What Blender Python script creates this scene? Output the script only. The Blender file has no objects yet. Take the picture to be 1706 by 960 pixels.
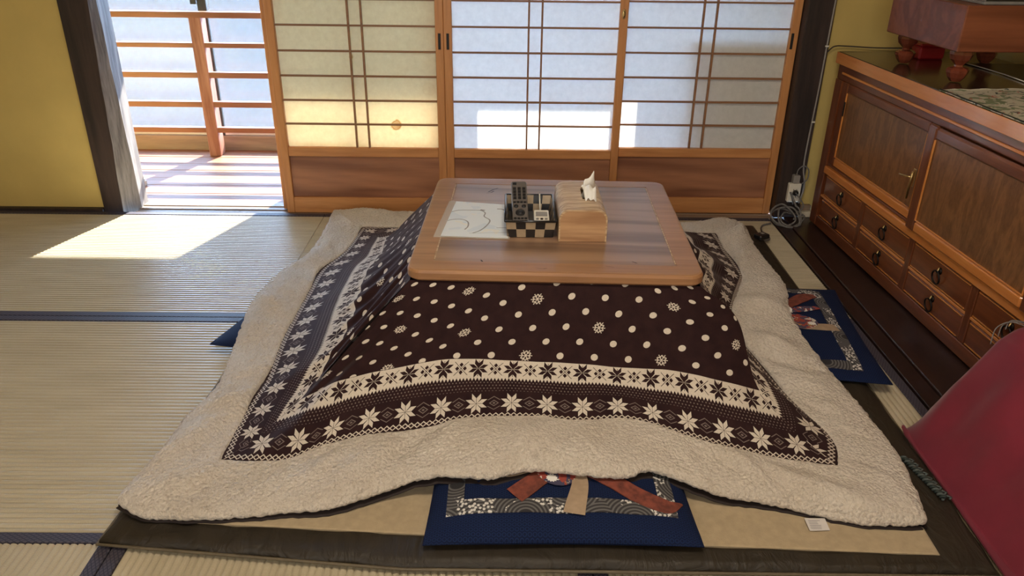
import bpy, bmesh, math, random
import numpy as np
from mathutils import Vector, Matrix
random.seed(7)
PI = math.pi
SC = bpy.context.scene
COL = SC.collection

# ------------------------------------------------------------------ camera
CAM_H = 1.2
PITCH, YAW, ROLL, FPX = math.radians(25.962), math.radians(0.511), math.radians(0.758), 1304.4
fw = Vector((math.sin(YAW)*math.cos(PITCH), math.cos(YAW)*math.cos(PITCH), -math.sin(PITCH)))
r0 = Vector((math.cos(YAW), -math.sin(YAW), 0)); u0 = r0.cross(fw)
rr = r0*math.cos(ROLL)+u0*math.sin(ROLL); uu = -r0*math.sin(ROLL)+u0*math.cos(ROLL)
cam = bpy.data.cameras.new('camera'); camo = bpy.data.objects.new('camera', cam); COL.objects.link(camo)
cam.sensor_width = 36.0; cam.lens = 36.0*FPX/1706.0; cam.clip_start = 0.02
m = Matrix((rr, uu, -fw)).transposed().to_4x4(); m.translation = Vector((0, 0, CAM_H)); camo.matrix_world = m
SC.camera = camo

# ------------------------------------------------------------------ light and exposure
SC.view_settings.view_transform = 'Standard'; SC.view_settings.look = 'None'
SC.view_settings.gamma = 1.0; SC.view_settings.use_curve_mapping = False
SC.view_settings.exposure = 0.35
SKY_STRENGTH = 18.0
SUN_STRENGTH = 40.0
CEIL_LAMP_W = 18.0
REAR_FILL_W = 40.0
world = bpy.data.worlds.new('world'); SC.world = world; world.use_nodes = True
wn = world.node_tree; wn.nodes.clear()
wo = wn.nodes.new('ShaderNodeOutputWorld'); wb = wn.nodes.new('ShaderNodeBackground')
wb.inputs[0].default_value = (0.44, 0.67, 1.0, 1); wb.inputs[1].default_value = SKY_STRENGTH
wn.links.new(wb.outputs[0], wo.inputs[0])
SUN_DIR = Vector((-0.34, -1.0, -0.857)).normalized()
sl = bpy.data.lights.new('sun', 'SUN'); sl.energy = SUN_STRENGTH; sl.angle = math.radians(0.55); sl.color = (1.0, 0.93, 0.82)
so = bpy.data.objects.new('sun', sl); COL.objects.link(so)
so.rotation_euler = SUN_DIR.to_track_quat('-Z', 'Y').to_euler(); so.location = (3, 9, 8)
def area(name, loc, rot, size, sizey, power, color):
    l = bpy.data.lights.new(name, 'AREA'); l.shape = 'RECTANGLE'; l.size = size; l.size_y = sizey
    l.energy = power; l.color = color
    o = bpy.data.objects.new(name, l); COL.objects.link(o); o.location = loc; o.rotation_euler = rot
    return o
# ceiling lamp of the room; added fill light before the closed rear wall
area('ceiling_lamp_light', (0.15, 0.95, 2.27), (0, 0, 0), 0.55, 0.55, CEIL_LAMP_W, (1.0, 0.86, 0.68))
area('rear_fill_light', (-0.6, -1.55, 1.35), (math.radians(82), 0, 0), 2.4, 1.4, REAR_FILL_W, (1.0, 0.95, 0.88))

# ------------------------------------------------------------------ node helper
class V:
    """wraps a node socket so that patterns can be written as arithmetic"""
    def __init__(s, t, k): s.t, s.k = t, k
    def _m(s, op, *a):
        n = s.t.nodes.new('ShaderNodeMath'); n.operation = op
        for i, x in enumerate((s,)+a):
            if isinstance(x, V): s.t.links.new(x.k, n.inputs[i])
            else: n.inputs[i].default_value = float(x)
        return V(s.t, n.outputs[0])
    def __add__(s, o): return s._m('ADD', o)
    __radd__ = __add__
    def __sub__(s, o): return s._m('SUBTRACT', o)
    def __rsub__(s, o): return (s*-1.0)+o
    def __mul__(s, o): return s._m('MULTIPLY', o)
    __rmul__ = __mul__
    def __truediv__(s, o): return s._m('DIVIDE', o)
    def __lt__(s, o): return s._m('LESS_THAN', o)
    def __gt__(s, o): return s._m('GREATER_THAN', o)
    def __and__(s, o): return s._m('MULTIPLY', o)
    def __or__(s, o): return s._m('MAXIMUM', o)
    def inv(s): return 1.0-s
    def abs(s): return s._m('ABSOLUTE')
    def floor(s): return s._m('FLOOR')
    def mod(s, p): return s._m('FLOORED_MODULO', p)
    def min(s, o): return s._m('MINIMUM', o)
    def max(s, o): return s._m('MAXIMUM', o)
    def sqrt(s): return s._m('SQRT')
    def atan2(s, o): return s._m('ARCTAN2', o)
    def cos(s): return s._m('COSINE')
    def sin(s): return s._m('SINE')
    def between(s, a, b): return (s > a) & (s < b)

def newmat(name):
    m = bpy.data.materials.new(name); m.use_nodes = True
    t = m.node_tree; b = t.nodes['Principled BSDF']
    return m, t, b
def setp(b, **k):
    names = dict(rough='Roughness', metal='Metallic', spec='Specular IOR Level', coat='Coat Weight', coatr='Coat Roughness',
                 sheen='Sheen Weight', sheenr='Sheen Roughness', trans='Transmission Weight', ior='IOR', alpha='Alpha')
    for a, v in k.items(): b.inputs[names[a]].default_value = v
def coords(t, kind='Object', scale=(1, 1, 1), rot=(0, 0, 0)):
    c = t.nodes.new('ShaderNodeTexCoord'); mp = t.nodes.new('ShaderNodeMapping')
    mp.inputs['Scale'].default_value = scale; mp.inputs['Rotation'].default_value = rot
    t.links.new(c.outputs[kind], mp.inputs[0]); return mp.outputs[0]
def noise(t, vec, scale, detail=4, rough=.5, dist=0.0):
    n = t.nodes.new('ShaderNodeTexNoise'); n.inputs['Scale'].default_value = scale; n.inputs['Detail'].default_value = detail
    n.inputs['Roughness'].default_value = rough; n.inputs['Distortion'].default_value = dist
    t.links.new(vec, n.inputs['Vector']); return V(t, n.outputs[0])
def ramp(t, f, stops):
    r = t.nodes.new('ShaderNodeValToRGB'); e = r.color_ramp.elements
    while len(e) < len(stops): e.new(0.5)
    for i, (p, c) in enumerate(stops): e[i].position = p; e[i].color = (*c, 1)
    t.links.new(f.k if isinstance(f, V) else f, r.inputs[0]); return r.outputs[0]
def mixc(t, f, a, b):
    n = t.nodes.new('ShaderNodeMix'); n.data_type = 'RGBA'
    for i, x in ((0, f), (6, a), (7, b)):
        if isinstance(x, V): t.links.new(x.k, n.inputs[i])
        elif isinstance(x, (int, float)): n.inputs[i].default_value = x
        elif isinstance(x, tuple): n.inputs[i].default_value = (*x, 1)
        else: t.links.new(x, n.inputs[i])
    return n.outputs[2]
def bump(t, b, h, strength=.3, dist=.002):
    n = t.nodes.new('ShaderNodeBump'); n.inputs['Strength'].default_value = strength; n.inputs['Distance'].default_value = dist
    t.links.new(h.k if isinstance(h, V) else h, n.inputs['Height']); t.links.new(n.outputs[0], b.inputs['Normal'])
def sep(t, vec):
    n = t.nodes.new('ShaderNodeSeparateXYZ'); t.links.new(vec, n.inputs[0])
    return [V(t, n.outputs[i]) for i in range(3)]

def plain(name, col, rough=.6, var=.12, nscale=25, bmp=.1, **k):
    m, t, b = newmat(name); v = coords(t)
    n = noise(t, v, nscale, 5)
    lo = tuple(c*(1-var) for c in col); hi = tuple(min(1, c*(1+var)) for c in col)
    t.links.new(ramp(t, n, [(.3, lo), (.7, hi)]), b.inputs['Base Color'])
    setp(b, rough=rough, **k)
    if bmp: bump(t, b, noise(t, v, nscale*6, 3), bmp, .001)
    return m
def wood(name, dark, light, axis='x', scale=14., rough=.45, stretch=12., bmp=.12, fig=0.6, **k):
    """grain runs along the given axis of the object"""
    m, t, b = newmat(name)
    s = {'x': (1/stretch, 1, 1), 'y': (1, 1/stretch, 1), 'z': (1, 1, 1/stretch)}[axis]
    v = coords(t, scale=s)
    big = noise(t, v, scale*.35, 3, .5, 1.2)
    fine = noise(t, v, scale*5, 5, .65, .4)
    rings = ((big*26.0).sin()*.5+.5)
    f = rings*(.45*fig)+fine*(1-.45*fig)
    t.links.new(ramp(t, f, [(.28, dark), (.72, light)]), b.inputs['Base Color'])
    setp(b, rough=rough, **k)
    if bmp: bump(t, b, fine, bmp, .001)
    return m

M = {}
M['shoji_wood_z'] = wood('cedar_lattice_upright', (.46, .19, .062), (.64, .30, .11), 'z', rough=.42)
M['shoji_wood_x'] = wood('cedar_lattice_level', (.46, .19, .062), (.64, .30, .11), 'x', rough=.42)
M['kumiko'] = wood('thin_lattice_bar', (.22, .10, .045), (.33, .16, .07), 'x', rough=.5)
M['koshi'] = wood('brown_grained_board', (.22, .090, .048), (.44, .20, .105), 'x', scale=9, rough=.38, fig=1.2)
M['sill'] = wood('weathered_sill', (.20, .14, .10), (.33, .24, .17), 'x', rough=.5)
M['dark_wood'] = wood('old_dark_beam', (.014, .009, .008), (.045, .026, .021), 'z', rough=.55, bmp=.3)
M['grey_wood'] = wood('lit_grey_beam', (.08, .070, .064), (.26, .235, .215), 'z', scale=20, rough=.6, bmp=.6)  # pale grey stands in for light falling on the post's side
M['dark_board'] = wood('near_black_board', (.012, .006, .005), (.030, .013, .010), 'y', rough=.30)
M['ver_plank'] = wood('reddish_veranda_plank', (.17, .066, .034), (.30, .13, .072), 'x', scale=18, rough=.5, spec=.3)
M['rail_wood_x'] = wood('red_cedar_rail', (.20, .070, .032), (.32, .13, .065), 'x', rough=.4)
M['rail_wood_z'] = wood('red_cedar_post', (.20, .070, .038), (.36, .17, .11), 'z', rough=.5, scale=22)
M['plaster'] = plain('ochre_plaster', (.54, .40, .13), .9, .07, 6, .25)
M['ceil'] = wood('ceiling_boards', (.20, .13, .08), (.30, .20, .12), 'y', rough=.6)
M['outside'] = plain('grey_gravel', (.009, .011, .014), 1.0, .1, 3, 0, spec=0.0)
M['alu'] = plain('dark_sash_metal', (.06, .065, .07), .4, .1, 30, 0, metal=.6)
M['alu_light'] = plain('pale_sash_metal', (.5, .5, .5), .35, .05, 30, 0, metal=.5)
M['cab'] = wood('lacquered_red_brown_wood', (.105, .028, .010), (.225, .070, .024), 'y', scale=12, rough=.28, coat=.5, coatr=.12)
M['cab_z'] = wood('lacquered_red_brown_upright', (.105, .028, .010), (.225, .070, .024), 'z', scale=12, rough=.28, coat=.5, coatr=.12)
M['cab_edge'] = wood('lit_orange_edge_wood', (.54, .185, .042), (.70, .29, .08), 'y', scale=12, rough=.25, coat=.6, coatr=.1)  # highlight on the lit edges put into the colour as brighter orange
M['cab_panel'] = wood('figured_elm_panel', (.12, .050, .017), (.25, .112, .040), 'z', scale=42, rough=.33, stretch=3.5, fig=.55, coat=.35, coatr=.2)
M['cab_top'] = wood('dark_cabinet_top', (.018, .012, .010), (.05, .032, .024), 'y', rough=.22, coat=.5, coatr=.1)
M['iron'] = plain('black_iron', (.022, .018, .016), .4, .2, 60, .1, metal=.8)
M['brass'] = plain('aged_brass', (.55, .40, .18), .3, .1, 60, 0, metal=1.0)
M['black'] = plain('black_recess', (.008, .007, .006), .6, .1, 20, 0)
M['goban'] = wood('reddish_board_block', (.15, .042, .020), (.24, .075, .036), 'x', scale=16, rough=.35, stretch=18, fig=.9)
M['goban_leg'] = wood('turned_leg_wood', (.13, .028, .014), (.24, .06, .03), 'z', scale=12, rough=.25, coat=.6, coatr=.1)
M['table_frame'] = wood('light_brown_table_edge', (.28, .135, .062), (.43, .225, .105), 'x', scale=16, rough=.33, stretch=20, fig=.4)
M['table_panel'] = wood('varnished_table_board', (.17, .095, .055), (.35, .21, .125), 'x', scale=10, rough=.30, stretch=14, fig=1.1, coat=.35, coatr=.22)
M['tissue_side'] = wood('ash_veneer', (.36, .19, .09), (.55, .33, .17), 'x', scale=30, rough=.5, stretch=14, fig=.9)
M['tissue_top'] = wood('bent_ash_veneer', (.38, .24, .13), (.62, .46, .28), 'x', scale=95, rough=.45, stretch=9, fig=.9)
M['tissue'] = plain('tissue_paper', (.85, .84, .80), .9, .03, 20, .1)
M['white_plastic'] = plain('ivory_plastic', (.72, .68, .58), .4, .04, 20, 0)
M['grey_plastic'] = plain('grey_plastic', (.28, .26, .24), .45, .06, 20, 0)
M['black_plastic'] = plain('black_plastic', (.012, .012, .013), .35, .1, 20, 0)
M['dark_key'] = plain('dark_rubber_key', (.01, .01, .012), .5, .1, 20, 0)
M['remote_body'] = plain('grey_bronze_remote_shell', (.13, .115, .105), .35, .08, 40, 0)
M['grey_cord'] = plain('grey_braided_cord', (.16, .15, .14), .6, .3, 120, .3)
M['white_paint'] = plain('cream_paint', (.62, .55, .43), .5, .05, 20, 0)
M['red_cloth'] = plain('burgundy_velour', (.165, .0085, .024), .85, .12, 9, .35, sheen=.35, sheenr=.4)
M['green_cord'] = plain('dark_green_cord', (.018, .028, .024), .7, .2, 60, .2)
M['grey_green_cord'] = plain('grey_green_cord', (.07, .085, .078), .7, .2, 60, .2)
M['mat_beige'] = plain('beige_fleece_mat', (.40, .31, .19), .95, .09, 60, .5, sheen=.2)
M['mat_dark'] = plain('dark_brown_satin', (.026, .020, .013), .45, .3, 7, .6)
def mat_satin():
    m, t, b = newmat('dark_brown_wrinkled_satin'); v = coords(t)
    w = noise(t, coords(t, scale=(1, .35, 1), rot=(0, 0, .6)), 16, 3, .55, 2.5)
    t.links.new(ramp(t, w, [(.3, (.022, .017, .011)), (.7, (.034, .026, .017))]), b.inputs['Base Color'])
    setp(b, rough=.55, spec=.35); bump(t, b, w, .6, .009); return m
M['mat_dark'] = mat_satin()
M['mat_pipe'] = plain('olive_piping', (.11, .085, .05), .6, .2, 40, .2)
M['lining'] = plain('dark_lining', (.018, .010, .009), .8, .1, 40, .2)
M['label_white'] = plain('white_care_label', (.62, .58, .55), .6, .04, 40, 0)
M['label_ink'] = plain('faded_ink', (.28, .26, .27), .7, .1, 90, 0)
M['tan_cloth'] = plain('tan_ribbon', (.36, .26, .17), .8, .12, 70, .2)
M['rust_cloth'] = plain('rust_red_ribbon', (.17, .040, .024), .8, .45, 60, .2)
M['bronze_line'] = plain('grey_map_line', (.30, .29, .27), .6, .2, 60, 0)
M['dark_mark'] = plain('dark_scratch', (.035, .022, .016), .7, .2, 60, 0)
M['red_plastic'] = plain('red_plastic', (.35, .015, .02), .4, .1, 20, 0)
M['grey_card'] = plain('grey_card', (.22, .21, .20), .6, .1, 30, 0)

def mat_tatami(name, axis):
    m, t, b = newmat(name); v = coords(t)
    x, y, z = sep(t, v)
    al, ac = (x, y) if axis == 'x' else (y, x)
    n = noise(t, coords(t, scale=(1, 6, 1) if axis == 'x' else (6, 1, 1)), 4, 4)
    f = noise(t, coords(t, scale=(1, .12, 1) if axis == 'x' else (.12, 1, 1)), 700, 2)
    c = ramp(t, n*.6+f*.4, [(.3, (.42, .36, .245)), (.7, (.56, .49, .35))])
    t.links.new(c, b.inputs['Base Color']); setp(b, rough=.33, spec=.55)
    rib = ((al*(2*PI/.0042)).sin()*.5+.5)
    bump(t, b, rib*.6+f*.4, .35, .0006)
    return m
M['tatami_x'] = mat_tatami('woven_rush_level', 'x'); M['tatami_y'] = mat_tatami('woven_rush_away', 'y')
def mat_band(name, axis):
    m, t, b = newmat(name); x, y, z = sep(t, coords(t))
    al, ac = (x, y) if axis == 'x' else (y, x)
    p = .030; u = ((al.mod(p)/p)-.5).abs()*2.0; w = ((ac.mod(.017)/.017)-.5).abs()*2.0
    line = ((u-w).abs() < .14) | ((u+w-1.0).abs() < .14)
    t.links.new(mixc(t, line, (.070, .062, .078), (.026, .023, .040)), b.inputs['Base Color']); setp(b, rough=.6)
    bump(t, b, line, .3, .0006); return m
M['band_x'] = mat_band('lattice_border_cloth_level', 'x'); M['band_y'] = mat_band('lattice_border_cloth_away', 'y')

def mat_paper(name, stain=None, tl=None):
    m, t, b = newmat(name); out = t.nodes['Material Output']; v = coords(t)
    n = noise(t, v, 42, 6, .7); n2 = noise(t, v, 3, 2)
    col = ramp(t, n*.8+n2*.2, [(.3, ((.80, .71, .52) if stain else (.80, .80, .78))), (.7, ((.92, .84, .64) if stain else (.91, .91, .89)))])  # warm base stands in for the yellow glow; only the spots are stains
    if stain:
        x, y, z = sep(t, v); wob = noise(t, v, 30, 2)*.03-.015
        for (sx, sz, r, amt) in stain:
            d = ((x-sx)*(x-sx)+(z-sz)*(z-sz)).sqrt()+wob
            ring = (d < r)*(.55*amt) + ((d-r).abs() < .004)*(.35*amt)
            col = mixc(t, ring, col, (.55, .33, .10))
    d = t.nodes.new('ShaderNodeBsdfDiffuse'); tr = t.nodes.new('ShaderNodeBsdfTranslucent'); mx = t.nodes.new('ShaderNodeMixShader')
    t.links.new(col, d.inputs[0]); t.links.new(col, tr.inputs[0]); mx.inputs[0].default_value = .56 if stain else .42
    t.links.new(d.outputs[0], mx.inputs[1]); t.links.new(tr.outputs[0], mx.inputs[2]); t.links.new(mx.outputs[0], out.inputs[0])
    return m
M['paper'] = mat_paper('washi_paper'); M['paper_translucent'] = mat_paper('translucent_washi_paper', None)
M['paper_translucent'].node_tree.nodes['Mix Shader'].inputs[0].default_value = .75  # extra translucency added so the sun glow reaches the screen in front
M['paper_stained_glow'] = mat_paper('stained_glow_washi_paper', [(-.457, .383, .020, .9), (-.318, .53, .026, .12), (-.621, .655, .006, .9)])
def mat_frost():
    m, t, b = newmat('frosted_glass'); out = t.nodes['Material Output']
    tp = t.nodes.new('ShaderNodeBsdfTransparent'); tr = t.nodes.new('ShaderNodeBsdfTranslucent')
    gl = t.nodes.new('ShaderNodeBsdfGlossy'); gl.inputs['Roughness'].default_value = .25
    v = coords(t); c = ramp(t, noise(t, v, 90, 3), [(.3, (.80, .86, .90)), (.7, (.90, .94, .97))])
    t.links.new(c, tr.inputs[0])
    a = t.nodes.new('ShaderNodeMixShader'); a.inputs[0].default_value = .020; tp.inputs[0].default_value = (.86, .88, .90, 1)
    t.links.new(tp.outputs[0], a.inputs[1]); t.links.new(tr.outputs[0], a.inputs[2])
    e = t.nodes.new('ShaderNodeMixShader'); e.inputs[0].default_value = .06
    t.links.new(a.outputs[0], e.inputs[1]); t.links.new(gl.outputs[0], e.inputs[2]); t.links.new(e.outputs[0], out.inputs[0])
    return m
M['frost'] = mat_frost()
def mat_glow():
    m, t, b = newmat('lit_lamp_diffuser'); b.inputs['Emission Color'].default_value = (1, .86, .68, 1); b.inputs['Emission Strength'].default_value = 2.0; return m
M['lamp_glow'] = mat_glow()

def petals(x, y, R):
    """eight petalled knit star; x, y measured from its centre"""
    ax, ay = x.abs(), y.abs(); hi, lo = ax.max(ay), ax.min(ay)
    return (lo > R*.018) & (lo < R*.43) & ((lo-hi*.84) < 0.0) & ((lo-(hi-R*.56)*.92) > 0.0)
def mat_quilt():
    m, t, b = newmat('brown_nordic_quilt_print')
    uv = t.nodes.new('ShaderNodeUVMap'); uv.uv_map = 'UVMap'
    a, bb, _ = sep(t, uv.outputs[0])
    P = .086
    # band of small linked diamonds
    def chain(c0, hh, per):
        u = ((a.mod(per)/per)-.5).abs()*2.0; v = (bb-c0).abs()/hh
        return ((u+v-.95).abs() < .25) & (v < 1.15)
    white = chain(.013, .0065, .0145)
    # white stars on brown
    u = a.mod(P)-P/2; v = bb-.047
    white = white | petals(u, v, .0255)
    u2 = (a+P/2).mod(P)-P/2; au, av = u2.abs(), v.abs()
    grey = ((au/.0105+av/.0075-1.0).abs() < .17) | ((au/.004+av/.003) < 1.0)
    grey = grey | (((au*.62+av-.0175).abs() < .0011) & (av > .008) & (au < .0165))
    # small dots
    du = a.mod(.0086)-.0043; row = ((bb/.0075).floor()).mod(2.0)
    du = (a+row*.0043).mod(.0086)-.0043; dv = bb.mod(.0075)-.00375
    grey = grey | (((du*du+dv*dv).sqrt() < .0017) & bb.between(.079, .105))
    # toothed edge
    tu = ((a.mod(.0086)/.0086)-.5).abs()*2.0
    # white band with brown stars and crossed diamonds
    inband = ((bb-.105)/.008 > tu) & (bb < .160)
    v3 = bb-.1365
    st = petals(u, v3, .0235) | ((u.abs() < .0007) & (v3.abs() < .02) & (u.abs() < .0007))
    au3, av3 = u2.abs(), v3.abs()
    sal = ((au3-av3).abs() < .0010) & (av3 < .017)
    dm = (((au3/.0052)+(av3-.0095).abs()/.0058) < 1.0) | (((au3-.0095).abs()/.0052+av3/.0058) < 1.0)
    brown = (st | sal | dm) & ((((au3-av3).abs() < .0010) & (av3 < .0045)).inv() | sal)
    white = white | (inband & brown.inv())
    # dots and snowflakes
    hx, hy = .043, .040
    oa, ob = a+bb*.10, bb-.175-a*.03
    def cell(sx, sy):
        xa = oa-sx; ya = ob-sy
        I = (xa/(2*hx)+.5).floor(); J = (ya/(2*hy)+.5).floor()
        return xa-I*(2*hx), ya-J*(2*hy), I, J
    xa, ya, I, J = cell(0, 0); xb, yb, _, _ = cell(hx, hy)
    snow = ((I+J*2.0).mod(4.0)-.02) < .1
    dA = (xa*xa+ya*ya).sqrt(); dB = (xb*xb+yb*yb).sqrt()
    dots = ((dA < .0088) & snow.inv()) | (dB < .0088)
    th = ya.atan2(xa); ph = ((th+PI/6).mod(PI/3)-PI/6).abs()
    X, Y = dA*ph.cos(), dA*ph.sin()
    fl = ((Y < .0011) & (X < .0165)) | (((Y-(X-.0075)*1.3).abs() < .0021) & X.between(.0075, .0125))
    polka = (dots | (fl & snow)) & (bb > .1615)
    white = white | polka
    nz = noise(t, coords(t), 500, 2)
    brn = ramp(t, noise(t, coords(t), 30, 3), [(.3, (.020, .0085, .0095)), (.7, (.030, .013, .013))])
    c1 = mixc(t, grey*.75, brn, (.22, .17, .15))
    wh = ramp(t, nz, [(.3, (.52, .45, .37)), (.7, (.66, .59, .50))])
    t.links.new(mixc(t, white, c1, wh), b.inputs['Base Color'])
    setp(b, rough=.85, sheen=.12, sheenr=.4, spec=.12); b.inputs['Sheen Tint'].default_value = (.75, .6, .55, 1)
    bump(t, b, nz, .35, .0008)
    return m
M['quilt'] = mat_quilt()
def mat_boa():
    m, t, b = newmat('cream_boa_fleece'); v = coords(t)
    vo = t.nodes.new('ShaderNodeTexVoronoi'); vo.inputs['Scale'].default_value = 120; t.links.new(v, vo.inputs['Vector'])
    n = noise(t, v, 150, 4, .6, 1.6); d = V(t, vo.outputs['Distance'])
    n2 = noise(t, v, 9, 3)
    base = ramp(t, n2, [(.3, (.70, .61, .50)), (.7, (.78, .70, .60))])
    gap = V(t, ramp(t, n, [(.36, (1, 1, 1)), (.50, (0, 0, 0))]))  # darker between curls: shading contrast painted into the wool colour
    t.links.new(mixc(t, gap*.55, base, (.46, .37, .28)), b.inputs['Base Color'])
    setp(b, rough=.95, sheen=.3, sheenr=.5, spec=.15)
    bump(t, b, n*.8+(1.0-d)*.9, 1.0, .007); return m
M['boa'] = mat_boa()
def mat_blue():
    m, t, b = newmat('indigo_sashiko_cloth'); x, y, z = sep(t, coords(t))
    p = .0105; row = ((y/(p*.87)).floor()).mod(2.0)
    u = ((x+row*(p/2)).mod(p)/p-.5).abs(); v = (y.mod(p*.87)/(p*.87)-.5).abs()
    ring = ((u*u+v*v).sqrt()-.36).abs() < .075
    c = mixc(t, ring, (.0035, .008, .032), (.008, .022, .080))
    n = noise(t, coords(t), 8, 2)
    t.links.new(mixc(t, n*.5, c, (.004, .010, .042)), b.inputs['Base Color']); setp(b, rough=.85, spec=.2)
    bump(t, b, ring, .4, .0005); return m
M['blue'] = mat_blue()
def mat_ornament():
    m, t, b = newmat('grey_whorl_ornament_cloth'); v = coords(t)
    x, y, z = sep(t, v); w = .085
    vo = t.nodes.new('ShaderNodeTexVoronoi'); vo.inputs['Scale'].default_value = 8; vo.voronoi_dimensions = '2D'; t.links.new(v, vo.inputs['Vector'])
    d = V(t, vo.outputs['Distance']); rings = ((d*95.0).sin() > .1)
    core = d < .12
    sp = t.nodes.new('ShaderNodeTexVoronoi'); sp.inputs['Scale'].default_value = 120; sp.voronoi_dimensions = '2D'; t.links.new(v, sp.inputs['Vector'])
    speck = (V(t, sp.outputs['Distance']) < .36) & (d > .34) & (noise(t, v, 22, 1) > .49)
    c = mixc(t, rings, (.030, .028, .030), (.12, .115, .115)); c = mixc(t, core, c, (.018, .017, .02))
    t.links.new(mixc(t, speck, c, (.62, .60, .56)), b.inputs['Base Color']); setp(b, rough=.8); return m
M['ornament'] = mat_ornament()
def mat_floral(name, base, spots, sc=26):
    m, t, b = newmat(name); v = coords(t); c = base
    for i, (col, th) in enumerate(spots):
        n = noise(t, coords(t, scale=(1, 1, 1), rot=(0, 0, i*1.1)), sc*(1+.35*i), 2, .5, 1.0)
        c = mixc(t, n > th, c, col)
    if isinstance(c, tuple): b.inputs['Base Color'].default_value = (*c, 1)
    else: t.links.new(c, b.inputs['Base Color'])
    setp(b, rough=.7); return m
M['floral'] = mat_floral('floral_runner_print', (.50, .47, .38), [((.16, .20, .11), .56), ((.04, .05, .05), .62), ((.36, .10, .07), .66)], 24)
M['floral_patch'] = mat_floral('flower_print_patch', (.055, .05, .10), [((.30, .05, .035), .50), ((.66, .62, .55), .60), ((.45, .30, .10), .66)], 34)
M['map_paper'] = mat_floral('pale_map_print', (.76, .80, .80), [((.68, .74, .77), .56), ((.80, .79, .72), .64)], 12)
def mat_sleeve():
    m, t, b = newmat('clear_plastic_sleeve')
    b.inputs['Base Color'].default_value = (.80, .72, .62, 1); setp(b, rough=.12, alpha=.45, coat=.5); return m
M['sleeve'] = mat_sleeve()
def mat_check():
    m, t, b = newmat('black_and_tan_woven_check'); v = coords(t); x, y, z = sep(t, v)
    b.inputs['Base Color'].default_value = (.012, .011, .012, 1); setp(b, rough=.3, coat=.3); return m
M['tray_black'] = mat_check()
M['tray_tan'] = plain('tan_woven_square', (.42, .32, .21), .45, .08, 60, .1)

# ------------------------------------------------------------------ mesh and object helpers
def mesh(name, vf, mat, smooth=False):
    me = bpy.data.meshes.new(name); me.from_pydata([tuple(v) for v in vf[0]], [], [tuple(f) for f in vf[1]])
    if smooth:
        me.polygons.foreach_set('use_smooth', [True]*len(me.polygons))
    me.materials.append(mat); me.update(); return me
def ob(name, data, parent=None, loc=None, label=None, kind=None):
    o = bpy.data.objects.new(name, data); COL.objects.link(o)
    if parent: o.parent = parent
    if loc: o.location = loc
    if label: o['label'] = label
    if kind: o['kind'] = kind
    return o
def thing(name, label, cat, loc=(0, 0, 0), rz=0., group=None):
    o = bpy.data.objects.new(name, None); COL.objects.link(o); o.location = loc; o.rotation_euler = (0, 0, rz)
    o.empty_display_size = .05; o['label'] = label; o['category'] = cat
    if group: o['group'] = group
    return o
def struct(name, label=None):
    o = bpy.data.objects.new(name, None); COL.objects.link(o); o['kind'] = 'structure'
    if label: o['label'] = label
    return o
def box(x0, x1, y0, y1, z0, z1, bev=.002):
    bm = bmesh.new(); bmesh.ops.create_cube(bm, size=1)
    for v in bm.verts:
        v.co = Vector((x0 if v.co.x < 0 else x1, y0 if v.co.y < 0 else y1, z0 if v.co.z < 0 else z1))
    if bev > 0:
        bev = min(bev, .45*min(abs(x1-x0), abs(y1-y0), abs(z1-z0)))
        bmesh.ops.bevel(bm, geom=bm.edges[:], offset=bev, segments=1, affect='EDGES')
    bm.verts.index_update(); r = ([tuple(v.co) for v in bm.verts], [tuple(v.index for v in f.verts) for f in bm.faces]); bm.free(); return r
def join(*vfs):
    vs, fs = [], []
    for v, f in vfs:
        k = len(vs); vs += list(v); fs += [tuple(i+k for i in q) for q in f]
    return vs, fs
def bxo(name, b, mat, parent=None, bev=.002, label=None, kind=None):
    """box object with its origin at the box centre, b in the parent's space"""
    c = ((b[0]+b[1])/2, (b[2]+b[3])/2, b[4])
    vf = box(b[0]-c[0], b[1]-c[0], b[2]-c[1], b[3]-c[1], 0, b[5]-b[4], bev)
    return ob(name, mesh(name, vf, mat), parent, c, label, kind)
def tube(pts, r, n=8, closed=False, cap=True):
    pts = [Vector(p) for p in pts]; N = len(pts); vs, fs = [], []
    up = Vector((0, 0, 1)); prev = None
    for i, p in enumerate(pts):
        a = pts[(i-1) % N] if (closed or i > 0) else p; b = pts[(i+1) % N] if (closed or i < N-1) else p
        d = (b-a).normalized()
        if prev is None:
            s = d.cross(up)
            if s.length < 1e-3: s = d.cross(Vector((1, 0, 0)))
        else: s = prev-d*prev.dot(d)
        s.normalize(); prev = s; q = d.cross(s); rad = r[i] if isinstance(r, (list, tuple)) else r
        for k in range(n):
            an = 2*PI*k/n; vs.append(p+s*(math.cos(an)*rad)+q*(math.sin(an)*rad))
    for i in range(N if closed else N-1):
        j = (i+1) % N
        for k in range(n):
            l = (k+1) % n; fs.append((i*n+k, i*n+l, j*n+l, j*n+k))
    if cap and not closed: fs.append(tuple(range(n))[::-1]); fs.append(tuple((N-1)*n+k for k in range(n)))
    return vs, fs
def lathe(prof, n=16, c=(0, 0, 0)):
    vs, fs = [], []
    for (r, z) in prof:
        for k in range(n):
            a = 2*PI*(k+.5)/n; vs.append((c[0]+r*math.cos(a), c[1]+r*math.sin(a), c[2]+z))
    for i in range(len(prof)-1):
        for k in range(n):
            l = (k+1) % n; fs.append((i*n+k, i*n+l, (i+1)*n+l, (i+1)*n+k))
    fs.append(tuple(range(n))[::-1]); fs.append(tuple((len(prof)-1)*n+k for k in range(n)))
    return vs, fs
def prism(poly, z0, z1):
    n = len(poly); vs = [(x, y, z0) for x, y in poly]+[(x, y, z1) for x, y in poly]
    fs = [tuple(range(n))[::-1], tuple(range(n, 2*n))]+[(i, (i+1) % n, n+(i+1) % n, n+i) for i in range(n)]
    return vs, fs
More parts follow.
